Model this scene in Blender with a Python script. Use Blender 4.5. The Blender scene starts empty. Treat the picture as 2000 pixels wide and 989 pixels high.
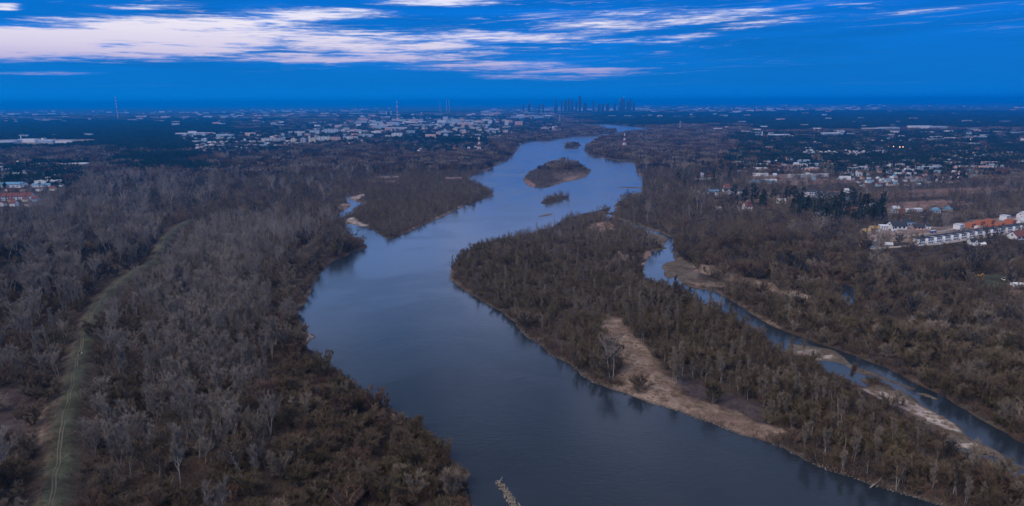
import bpy, math, random
import numpy as np
from mathutils import Vector, Matrix

random.seed(7)
RNG = np.random.default_rng(11)
SC = bpy.context.scene
COL = SC.collection
PI = math.pi

# ------------------------------------------------------------------ camera
CAM_H = 150.0
F = 1303.0                       # focal length in pixels of a 2000 px wide frame
PITCH = math.radians(12.78)
ROLL = math.radians(0.27)
fwd = np.array([0.0, math.cos(PITCH), -math.sin(PITCH)])
r0 = np.array([1.0, 0.0, 0.0])
u0 = np.array([0.0, math.sin(PITCH), math.cos(PITCH)])
RT = math.cos(ROLL) * r0 - math.sin(ROLL) * u0
UP = math.sin(ROLL) * r0 + math.cos(ROLL) * u0
CAM = np.array([0.0, 0.0, CAM_H])


def ground_at(px, py, z=0.0):
    """the ground point seen at a place of the photograph (2000 x 989)"""
    d = fwd + RT * ((px - 1000.0) / F) + UP * ((494.5 - py) / F)
    t = (z - CAM_H) / d[2]
    return CAM + d * t


def poly(*pts):
    return np.array([ground_at(x, y)[:2] for x, y in pts])


def to_px(P):
    """photograph position of points (N,3)"""
    v = np.asarray(P, float) - CAM
    w = v @ fwd
    w = np.where(np.abs(w) < 1e-6, 1e-6, w)
    return 1000 + F * (v @ RT) / w, 494.5 - F * (v @ UP) / w, w


cam = bpy.data.cameras.new('camera')
cam.sensor_width = 36.0
cam.lens = 36.0 * F / 2000.0
cam.clip_start = 1.0
cam.clip_end = 200000.0
camo = bpy.data.objects.new('camera', cam)
COL.objects.link(camo)
M = Matrix.Identity(4)
for i in range(3):
    M[i][0], M[i][1], M[i][2], M[i][3] = RT[i], UP[i], -fwd[i], CAM[i]
camo.matrix_world = M
SC.camera = camo


# ------------------------------------------------------------------ helpers
def lin(r, g, b):
    def f(c):
        c /= 255.0
        return c / 12.92 if c <= 0.04045 else ((c + 0.055) / 1.055) ** 2.4
    return (f(r), f(g), f(b))


def tag(o, label=None, cat=None, group=None, kind=None):
    if label: o['label'] = label
    if cat: o['category'] = cat
    if group: o['group'] = group
    if kind: o['kind'] = kind
    return o


def link(name, me, parent=None, mat=None):
    o = bpy.data.objects.new(name, me)
    COL.objects.link(o)
    if parent is not None: o.parent = parent
    if mat is not None and me is not None and len(me.materials) == 0: me.materials.append(mat)
    return o


def empty(name, loc, rz=0.0):
    o = bpy.data.objects.new(name, None)
    o.empty_display_size = 0.5
    COL.objects.link(o)
    o.location = loc
    o.rotation_euler = (0, 0, rz)
    return o


class Nodes:
    """small helper that writes node trees as expressions"""
    def __init__(s, tree):
        s.t = tree
        tree.nodes.clear()

    def n(s, typ, **kw):
        nd = s.t.nodes.new(typ)
        for k, v in kw.items(): setattr(nd, k, v)
        return nd

    def put(s, sock, v):
        if isinstance(v, bpy.types.NodeSocket): s.t.links.new(v, sock)
        elif v is not None:
            if hasattr(sock.default_value, '__len__') and not hasattr(v, '__len__'): v = [v] * len(sock.default_value)
            if hasattr(v, '__len__') and len(sock.default_value) == 4 and len(v) == 3: v = (*v, 1.0)
            sock.default_value = v

    def m(s, op, a, b=None, c=None, clamp=False):
        nd = s.n('ShaderNodeMath', operation=op, use_clamp=clamp)
        s.put(nd.inputs[0], a); s.put(nd.inputs[1], b)
        if c is not None: s.put(nd.inputs[2], c)
        return nd.outputs[0]

    def xyz(s, x, y, z=0.0):
        nd = s.n('ShaderNodeCombineXYZ')
        for k, v in enumerate((x, y, z)): s.put(nd.inputs[k], v)
        return nd.outputs[0]

    def sep(s, v):
        nd = s.n('ShaderNodeSeparateXYZ'); s.put(nd.inputs[0], v)
        return nd.outputs

    def noise(s, vec, scale, detail=4, rough=0.55, dist=0.0):
        nd = s.n('ShaderNodeTexNoise')
        s.put(nd.inputs['Vector'], vec); nd.inputs['Scale'].default_value = scale
        nd.inputs['Detail'].default_value = detail; nd.inputs['Roughness'].default_value = rough
        nd.inputs['Distortion'].default_value = dist
        return nd.outputs['Fac']

    def mix(s, f, a, b, mode='MIX'):
        nd = s.n('ShaderNodeMix', data_type='RGBA', blend_type=mode)
        s.put(nd.inputs[0], f); s.put(nd.inputs[6], a); s.put(nd.inputs[7], b)
        return nd.outputs[2]

    def ramp(s, f, stops, interp='LINEAR'):
        nd = s.n('ShaderNodeValToRGB')
        cr = nd.color_ramp; cr.interpolation = interp
        while len(cr.elements) < len(stops): cr.elements.new(0.5)
        for e, (p, c) in zip(cr.elements, stops): e.position = p; e.color = (*c, 1.0) if len(c) == 3 else c
        s.put(nd.inputs[0], f)
        return nd.outputs[0]

    def smooth(s, v, a, b, o0=0.0, o1=1.0):
        nd = s.n('ShaderNodeMapRange', interpolation_type='SMOOTHSTEP')
        s.put(nd.inputs[0], v)
        for k, x in zip((1, 2, 3, 4), (a, b, o0, o1)): nd.inputs[k].default_value = x
        return nd.outputs[0]


def material(name, color, rough=0.9, spec=0.2, var=0.12, scale=0.6, metal=0.0, rnd=0.0):
    """plain painted / mineral surface with a little procedural mottling"""
    m = bpy.data.materials.new(name); m.use_nodes = True
    N = Nodes(m.node_tree)
    tc = N.n('ShaderNodeTexCoord').outputs['Object']
    nz = N.noise(tc, scale, 5, 0.6)
    k = N.m('MULTIPLY_ADD', nz, 2 * var, 1 - var)
    if rnd:
        oi = N.n('ShaderNodeObjectInfo').outputs['Random']
        k = N.m('MULTIPLY', k, N.m('MULTIPLY_ADD', oi, 2 * rnd, 1 - rnd))
    c = N.mix(1.0, color, N.xyz(k, k, k), 'MULTIPLY')
    b = N.n('ShaderNodeBsdfPrincipled')
    N.put(b.inputs['Base Color'], c)
    b.inputs['Roughness'].default_value = rough
    b.inputs['Specular IOR Level'].default_value = spec
    b.inputs['Metallic'].default_value = metal
    out = N.n('ShaderNodeOutputMaterial')
    m.node_tree.links.new(b.outputs[0], out.inputs[0])
    return m


# ------------------------------------------------------------------ sky
def sky_pos(px, py):
    d = fwd + RT * ((px - 1000.0) / F) + UP * ((494.5 - py) / F)
    return math.atan2(d[0], d[1]), d[2] / math.hypot(d[0], d[1])


def build_world():
    w = bpy.data.worlds.new('World'); SC.world = w; w.use_nodes = True
    N = Nodes(w.node_tree)
    tc = N.n('ShaderNodeTexCoord').outputs['Generated']
    x, y, z = N.sep(tc)
    az = N.m('ARCTAN2', x, y)
    hor = N.m('SQRT', N.m('MAXIMUM', N.m('ADD', N.m('MULTIPLY', x, x), N.m('MULTIPLY', y, y)), 1e-6))
    el = N.m('DIVIDE', z, hor)
    # clear dusk air
    sky = N.n('ShaderNodeTexSky', sky_type='NISHITA', sun_disc=False)
    sky.sun_elevation = SUN_EL; sky.sun_rotation = SUN_ROT
    sky.altitude = 150; sky.air_density = 1.0; sky.dust_density = 1.0; sky.ozone_density = 3.0
    base = N.ramp(N.m('MULTIPLY', z, 1.0, clamp=True), SKY_STOPS, 'EASE')
    # a little darker to the side that faces away from the afterglow
    side = N.smooth(az, -0.7, 0.9)
    base = N.mix(N.m('MULTIPLY', side, N.smooth(el, 0.35, 0.12)), base, N.mix(1.0, base, (1.0, 0.86, 0.96), 'MULTIPLY'))
    # streaky cloud banks
    sl = N.m('ADD', el, N.m('MULTIPLY', az, -0.012))
    n1 = N.noise(N.xyz(N.m('MULTIPLY', az, 7.0), N.m('MULTIPLY', sl, 120.0), 3.1), 1.0, 9, 0.62, 0.5)
    n2 = N.noise(N.xyz(N.m('MULTIPLY', az, 26.0), N.m('MULTIPLY', sl, 330.0), 7.7), 1.0, 7, 0.6, 0.3)
    n3 = N.noise(N.xyz(N.m('MULTIPLY', az, 3.0), N.m('MULTIPLY', sl, 30.0), 1.7), 1.0, 4, 0.5, 0.2)
    nz = N.m('ADD', N.m('MULTIPLY', n1, 0.62), N.m('MULTIPLY', n2, 0.38))
    tot = None
    for cx, cy, hw, hh, wt, sp in CLOUDS:
        a0, e0 = sky_pos(cx, cy)
        a1, _ = sky_pos(cx + hw, cy); _, e1 = sky_pos(cx, cy - hh)
        a2, e2 = sky_pos(cx + hw, cy + sp * hw)
        sa, se, k = abs(a1 - a0), abs(e1 - e0), (e2 - e0) / (a2 - a0)
        da = N.m('SUBTRACT', az, a0)
        p = N.m('DIVIDE', da, sa)
        q = N.m('DIVIDE', N.m('SUBTRACT', N.m('SUBTRACT', el, e0), N.m('MULTIPLY', da, k)), se)
        g = N.m('EXPONENT', N.m('MULTIPLY', N.m('ADD', N.m('MULTIPLY', p, p), N.m('MULTIPLY', q, N.m('MULTIPLY', q, N.m('MULTIPLY', q, q)))), -1.0))
        g = N.m('MULTIPLY', g, wt)
        tot = g if tot is None else N.m('MAXIMUM', tot, g)
    v = N.m('ADD', tot, N.m('MULTIPLY', N.m('SUBTRACT', nz, 0.5), 3.4))
    n4 = N.noise(N.xyz(N.m('MULTIPLY', az, 60.0), N.m('MULTIPLY', sl, 560.0), 4.4), 1.0, 5, 0.65, 0.2)
    v = N.m('ADD', v, N.m('MULTIPLY', N.m('SUBTRACT', n4, 0.5), 0.55))
    br = N.m('MULTIPLY', N.smooth(v, 0.30, 1.02), N.smooth(tot, 0.04, 0.3))
    # thin high wisps between the banks
    wi = N.noise(N.xyz(N.m('MULTIPLY', az, 11.0), N.m('MULTIPLY', N.m('ADD', el, N.m('MULTIPLY', az, -0.03)), 190.0), 5.5), 1.0, 8, 0.66, 0.8)
    wm = N.m('MULTIPLY', N.smooth(el, 0.035, 0.075), N.m('MULTIPLY_ADD', N.smooth(az, 0.75, 0.1), 0.75, 0.25))
    wisp = N.m('MULTIPLY', N.m('MULTIPLY', N.smooth(N.m('ADD', wi, N.m('MULTIPLY', tot, 0.10)), 0.54, 0.76), wm), 0.55)
    br = N.m('MAXIMUM', br, N.m('MULTIPLY', wisp, N.smooth(n3, 0.40, 0.60)))
    warm = N.ramp(N.m('MULTIPLY', el, 6.0, clamp=True), [(0.0, lin(110, 120, 200)), (0.26, lin(176, 160, 204)), (0.42, lin(222, 206, 222)), (0.62, lin(244, 232, 236)), (1.0, lin(225, 228, 245))])
    veil = N.m('MULTIPLY', N.smooth(N.m('ADD', tot, N.m('MULTIPLY', N.m('SUBTRACT', n1, 0.5), 1.4)), 0.1, 0.9), 0.28)
    col = N.mix(veil, base, (0.17, 0.33, 0.80))
    col = N.mix(br, col, warm)
    # slow dark and light banks in the rest of the overcast
    bank = N.m('MULTIPLY_ADD', N.noise(N.xyz(N.m('MULTIPLY', az, 4.0), N.m('MULTIPLY', sl, 45.0), 9.0), 1.0, 6, 0.6, 0.4), 1.1, 0.44)
    bank = N.m('ADD', N.m('MULTIPLY', bank, N.smooth(el, 0.01, 0.08)), N.smooth(el, 0.08, 0.01))
    col = N.mix(N.m('SUBTRACT', 1.0, br), col, N.mix(1.0, col, N.xyz(bank, bank, bank), 'MULTIPLY'))
    a0, e0 = sky_pos(1690, 95)
    p = N.m('DIVIDE', N.m('SUBTRACT', az, a0), 0.26); q = N.m('DIVIDE', N.m('SUBTRACT', el, e0), 0.036)
    dk = N.m('EXPONENT', N.m('MULTIPLY', N.m('ADD', N.m('MULTIPLY', p, p), N.m('MULTIPLY', q, q)), -1.0))
    dk = N.m('MULTIPLY', dk, N.m('MULTIPLY_ADD', n1, 0.5, 0.05))
    col = N.mix(dk, col, (0.0, 0.085, 0.36))
    hi = N.noise(N.xyz(x, y, N.m('MULTIPLY', z, 3.0)), 5.0, 6, 0.6, 0.6)
    hk = N.m('MULTIPLY_ADD', N.smooth(hi, 0.36, 0.66), 0.75, 0.62)
    col = N.mix(N.m('MULTIPLY', N.m('MULTIPLY', N.smooth(hi, 0.46, 0.62), N.smooth(el, 0.148, 0.2)), 0.6), col, (0.78, 0.80, 1.10))
    hk = N.m('ADD', N.m('MULTIPLY', hk, N.smooth(el, 0.16, 0.4)), N.smooth(el, 0.4, 0.16))
    col = N.mix(1.0, col, N.xyz(hk, hk, hk), 'MULTIPLY')
    bg1 = N.n('ShaderNodeBackground'); N.put(bg1.inputs[0], col); bg1.inputs[1].default_value = 1.0
    bg2 = N.n('ShaderNodeBackground'); N.put(bg2.inputs[0], N.mix(1.0, sky.outputs[0], (0.05, 0.5, 1.0), 'MULTIPLY')); bg2.inputs[1].default_value = 0.02
    add = N.n('ShaderNodeAddShader')
    w.node_tree.links.new(bg1.outputs[0], add.inputs[0]); w.node_tree.links.new(bg2.outputs[0], add.inputs[1])
    out = N.n('ShaderNodeOutputWorld')
    w.node_tree.links.new(add.outputs[0], out.inputs[0])
    w.cycles.sampling_method = 'MANUAL'; w.cycles.sample_map_resolution = 512


SUN_EL, SUN_ROT = math.radians(50), math.radians(232)
SKY_STOPS = [(0.0, (0, .19, .66)), (0.03, (0, .132, .52)), (0.06, (0, .130, .53)), (0.142, (0, .122, .53)), (0.165, (.40, .64, 1.28)), (0.27, (.36, .68, 1.42)), (0.38, (.15, .25, .48)), (1.0, (.42, .40, .43))]
CLOUDS = [  # centre, half width, half height (photograph pixels), weight, slope
    (40, 84, 330, 36, 1.3, 0.0), (360, 74, 260, 44, 1.15, -0.02), (620, 28, 130, 15, 0.85, -0.02), (690, 84, 300, 34, 0.82, 0.08),
    (560, 112, 260, 14, 0.75, 0.03), (1000, 72, 230, 13, 0.72, 0.03), (930, 128, 330, 15, 0.62, 0.04), (1140, 138, 130, 7, 0.72, 0.0), (1090, 152, 150, 7, 0.62, 0.0),
    (850, 3, 140, 10, 0.9, 0.0), (1180, 44, 170, 24, 0.58, -0.1), (1330, 76, 75, 9, 0.62, -0.08), (1360, 36, 170, 15, 0.60, -0.1), (1500, 45, 130, 9, 0.55, -0.1),
    (1790, 24, 190, 5, 0.60, -0.09), (100, 144, 120, 4, 0.50, 0.0), (10, 13, 36, 8, 1.0, 0.0), (300, 14, 90, 6, 0.62, 0.0), (1700, 6, 220, 9, 0.35, 0.0),
]
build_world()
sun = bpy.data.lights.new('sun', 'SUN')
sun.energy = 2.3; sun.angle = math.radians(34); sun.color = (1.0, 0.82, 0.66)
suno = bpy.data.objects.new('sun', sun); COL.objects.link(suno)
# nishita sun_rotation is measured clockwise from +Y seen from above
sd_ = Vector((math.sin(SUN_ROT) * math.cos(SUN_EL), math.cos(SUN_ROT) * math.cos(SUN_EL), math.sin(SUN_EL)))
suno.rotation_euler = sd_.to_track_quat('Z', 'Y').to_euler()
SC.view_settings.view_transform = 'Standard'
SC.view_settings.look = 'None'
SC.view_settings.exposure = 0.0
SC.view_settings.gamma = 1.0
SC.view_settings.use_curve_mapping = False
SC.cycles.use_denoising = True
SC.cycles.max_bounces = 5
SC.cycles.diffuse_bounces = 2
SC.cycles.glossy_bounces = 2
SC.cycles.transmission_bounces = 0
SC.cycles.volume_bounces = 3
SC.cycles.transparent_max_bounces = 6
SC.cycles.use_adaptive_sampling = False
SC.cycles.sample_clamp_indirect = 4.0
SC.cycles.caustics_reflective = False

# ------------------------------------------------------------------ outlines of water and land, read off the photograph
RIVER = poly((1010, 1300), (975, 1110), (945, 1035), (915, 965), (890, 915), (858, 866), (805, 826), (748, 792), (702, 756), (668, 730), (642, 716), (614, 694), (598, 674),
             (606, 665), (614, 658), (600, 650), (588, 640), (580, 622), (582, 606), (598, 590), (608, 572), (617, 545), (633, 526), (652, 511), (688, 493), (714, 485), (716, 482),
             (706, 472), (686, 458), (675, 444), (672, 436), (688, 438), (700, 441), (716, 444), (731, 450), (751, 462), (757, 468), (790, 457), (850, 430), (900, 406), (940, 391), (964, 380),
             (958, 372), (940, 361), (917, 351), (917, 346), (955, 331), (980, 318), (1000, 308), (1012, 291), (1018, 281), (1038, 276), (1088, 272.5), (1124, 267.5), (1164, 265.8),
             (1185, 262), (1207, 258.2), (1204, 256.2), (1178, 250), (1160, 245.6), (1150, 243), (1190, 243.2), (1227, 246.6), (1262, 250.2), (1285, 252.5), (1266, 255.5), (1228, 259), (1200, 262.5),
             (1182, 266), (1173, 270), (1160, 274.5), (1142, 289), (1140, 294), (1152, 304.5), (1177, 309.5), (1202, 313), (1228, 317), (1240, 320), (1243, 337), (1255, 348), (1254, 362),
             (1253, 380), (1250, 388.5), (1240, 386), (1220, 388.5), (1210, 393.6), (1199, 403), (1182, 408), (1140, 417.5), (1106, 428), (1073, 446), (1040, 456), (1000, 464), (976, 468),
             (935, 480), (905, 497), (885, 517), (878, 533), (881, 546), (900, 564), (940, 588), (982, 609), (1000, 626), (1030, 660), (1073, 692), (1100, 707), (1158, 747), (1194, 762),
             (1243, 777), (1303, 797), (1364, 816), (1455, 850), (1500, 866), (1545, 886), (1591, 907), (1652, 929), (1712, 950), (1803, 979), (1849, 990), (1950, 1030), (2100, 1090), (2100, 1300))
SIDE = [
    poly((675, 387), (685, 383), (688, 384), (682, 388), (693, 393), (712, 397), (708, 402), (697, 404), (689, 410), (689, 416), (677, 422), (665, 428), (655, 427), (660, 420), (673, 412), (684, 404), (687, 401), (680, 396)),
    poly((1196.5, 403), (1206, 404.6), (1200, 408), (1199, 413), (1191, 416.5), (1191, 419.5), (1198, 421.5), (1193.5, 425), (1200, 428), (1188, 427), (1180, 422), (1189.5, 412.4)),
    poly((1196, 425.5), (1226, 434), (1250, 442), (1264, 448), (1291, 455), (1302, 460), (1312, 464), (1308, 467), (1292, 459), (1264, 454), (1246, 447), (1225, 437.5), (1198, 429)),
    poly((1297, 482), (1301, 471), (1311, 463), (1316, 465), (1317, 488), (1316, 509), (1294, 513), (1288, 523), (1301, 529), (1296, 540), (1302, 545), (1316, 543), (1324, 545), (1331, 556), (1345, 562),
         (1360, 565), (1396, 567), (1430, 590), (1482, 622), (1512, 638), (1551, 655), (1599, 672), (1636, 682), (1685, 702), (1740, 723), (1785, 748), (1829, 771), (1882, 800), (1940, 833), (2000, 871), (2110, 940), (2110, 1010),
         (2060, 984), (2000, 948), (1962, 934), (1940, 925), (1918, 914), (1898, 900), (1876, 888), (1866, 874), (1891, 879), (1918, 889), (1955, 894), (1956, 885), (1931, 871), (1909, 865), (1891, 850), (1860, 824),
         (1818, 799), (1778, 774), (1740, 755), (1699, 739), (1680, 741), (1684, 747), (1698, 753), (1692, 756), (1676, 754), (1664, 749), (1652, 739), (1624, 732), (1618, 728), (1601, 717), (1597, 707), (1613, 706), (1640, 710), (1652, 718),
         (1669, 727), (1689, 735), (1700, 733), (1742, 749), (1782, 763), (1790, 760), (1742, 742), (1720, 731), (1701, 725), (1664, 712), (1655, 702), (1630, 685), (1600, 678), (1549, 672), (1536, 682), (1516, 688), (1500, 666), (1468, 640), (1425, 613), (1380, 602),
         (1345, 572), (1296, 558), (1262, 547), (1254, 530), (1258, 520), (1275, 492), (1297, 487)),
    poly((1648, 555), (1660, 558), (1672, 572), (1668, 596), (1655, 604), (1640, 592), (1642, 575)),
    poly((1086, 455), (1094, 455), (1095, 459), (1088, 461)),
]
ISLANDS = [
    poly((1022, 353), (1033, 335), (1058, 327), (1065, 318), (1098, 317), (1127, 320), (1155, 333), (1147, 345), (1127, 351), (1097, 357), (1073, 366), (1044, 367), (1029, 361)),
    poly((1057, 397), (1064, 390), (1075, 386), (1092, 383), (1108, 384), (1112, 388), (1100, 391.5), (1084, 396), (1068, 400)),
    poly((1102, 288), (1104, 284), (1115, 281), (1134, 281), (1136, 285), (1122, 289.5), (1108, 291)),
]
BARS = [
    poly((1047, 424), (1066, 418), (1083, 417.5), (1078, 420), (1060, 423)), poly((1016, 349), (1028, 347.5), (1027, 350), (1018, 350.5)), poly((1011, 338.5), (1028, 335), (1026, 337), (1014, 339.5)),
    poly((1204, 366), (1228, 365.6), (1256, 366), (1256, 368), (1226, 367.6), (1206, 367.2)), poly((1206, 382.4), (1228, 381.5), (1236, 378), (1256, 377), (1256, 386), (1236, 385), (1208, 383.6)),
    poly((1190, 390), (1196, 389), (1200, 390), (1195, 391)), poly((1244, 351), (1257, 350.6), (1257, 352), (1246, 352)), poly((1096, 280.2), (1106, 280), (1106, 281.4), (1098, 281.4)),
    poly((1156, 272), (1166, 270), (1172, 271), (1164, 274)), poly((966, 941), (976, 939), (990, 952), (1006, 972), (1030, 1010), (1080, 1110), (1060, 1120), (1008, 1015), (993, 985), (980, 962), (968, 946)),
    poly((1294, 484.5), (1303, 483.5), (1306, 485.5), (1298, 487)), poly((1786, 767), (1812, 768), (1838, 781), (1832, 784), (1806, 776)), poly((1292, 523), (1320, 513), (1330, 545), (1300, 541)),
    poly((672, 430), (690, 428), (705, 437), (722, 442), (716, 444), (690, 439), (673, 436)),
]
PATH = poly((372, 436), (358, 443), (340, 456), (322, 473), (312, 500), (297, 521), (267, 538), (238, 557), (212, 579), (194, 603), (179, 633), (165, 673), (157, 702), (149, 740), (138, 786), (127, 834), (120, 895), (111, 950), (103, 989), (85, 1100), (70, 1250))


def seg_dist(P, A, B):
    """distance from points P (N,2) to segments A-B (M,2): min over segments"""
    d = B - A
    L = np.maximum((d * d).sum(1), 1e-9)
    best = np.full(len(P), 1e18)
    for k in range(len(A)):
        v = P - A[k]
        t = np.clip((v @ d[k]) / L[k], 0, 1)
        w = v - t[:, None] * d[k]
        best = np.minimum(best, (w * w).sum(1))
    return np.sqrt(best)


def inside(P, Q):
    c = np.zeros(len(P), bool)
    x, y = P[:, 0], P[:, 1]
    n = len(Q)
    for i in range(n):
        x1, y1 = Q[i]; x2, y2 = Q[i - 1]
        hit = (y1 > y) != (y2 > y)
        with np.errstate(divide='ignore', invalid='ignore'):
            xs = (x2 - x1) * (y - y1) / (y2 - y1 + 1e-12) + x1
        c ^= hit & (x < xs)
    return c


def sdf(P, Q, reach=1e9):
    """signed distance to polygon Q, negative inside; far points only get their bounding-box distance"""
    lo, hi = Q.min(0) - 60, Q.max(0) + 60
    out = np.full(len(P), 60.0)
    s = ((P >= lo) & (P <= hi)).all(1)
    if s.any():
        p = P[s]
        d = seg_dist(p, Q, np.roll(Q, -1, 0))
        out[s] = np.where(inside(p, Q), -d, d)
    return out


_grad = RNG.random((64, 64))


def vnoise(P, s):
    """smooth value noise over metres"""
    q = P / s
    i = np.floor(q).astype(int); f = q - i
    f = f * f * (3 - 2 * f)
    a = _grad[i[:, 0] % 64, i[:, 1] % 64]; b = _grad[(i[:, 0] + 1) % 64, i[:, 1] % 64]
    c = _grad[i[:, 0] % 64, (i[:, 1] + 1) % 64]; d = _grad[(i[:, 0] + 1) % 64, (i[:, 1] + 1) % 64]
    return (a * (1 - f[:, 0]) + b * f[:, 0]) * (1 - f[:, 1]) + (c * (1 - f[:, 0]) + d * f[:, 0]) * f[:, 1]


def shore(P):
    """signed distance to the waterline: positive on land; second value: distance on low bars (mud, gravel)"""
    w = sdf(P, RIVER)
    for q in SIDE: w = np.minimum(w, sdf(P, q))
    for q in ISLANDS: w = np.maximum(w, -sdf(P, q))
    wob = (vnoise(P, 17.0) - 0.5) * 3.2 + (vnoise(P + 91, 6.0) - 0.5) * 1.8
    land = w + wob
    bar = np.full(len(P), 60.0)
    for q in BARS: bar = np.minimum(bar, sdf(P, q))
    return land, -(bar) + wob * 0.35


MUD = [poly((1549, 671), (1600, 676), (1630, 682), (1656, 701), (1702, 725), (1742, 742), (1790, 762), (1742, 752), (1690, 740), (1700, 755), (1742, 757), (1820, 800), (1862, 826), (1912, 866), (1958, 885), (1958, 894), (1918, 890), (1866, 875),
            (1850, 866), (1800, 835), (1740, 800), (1690, 766), (1610, 735), (1590, 705), (1540, 695), (1520, 690)),
       poly((1290, 513), (1330, 505), (1352, 520), (1370, 548), (1420, 556), (1400, 566), (1350, 560), (1330, 556), (1316, 543), (1296, 540), (1300, 529), (1286, 523)),
       poly((1230, 436), (1290, 452), (1312, 462), (1300, 478), (1296, 486), (1270, 470), (1262, 454))]


def height(P, full=False):
    land, bar = shore(P)
    und = (vnoise(P, 40.0) - 0.5) * 0.8 + (vnoise(P + 33, 11.0) - 0.5) * 0.35
    h = np.where(land > 0, np.minimum(1.5, land * 0.42) + und * np.clip(land / 8, 0, 1), np.maximum(-3.0, land * 0.35))
    low = np.zeros(len(P))
    for q in MUD: low = np.maximum(low, np.clip(-sdf(P, q) / 4 + 0.5, 0, 1))
    h = np.where(land > 0, h * (1 - 0.72 * low), h)
    h = np.maximum(h, np.where(bar > 0, np.minimum(0.5, bar * 0.3), -9))
    dk = seg_dist(P, PATH[:-1], PATH[1:])
    h = h + 3.2 * np.clip(1 - (dk - 3.0) / 9.0, 0, 1) ** 1.3
    if full: return h, land, bar, low, dk
    return h
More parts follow.
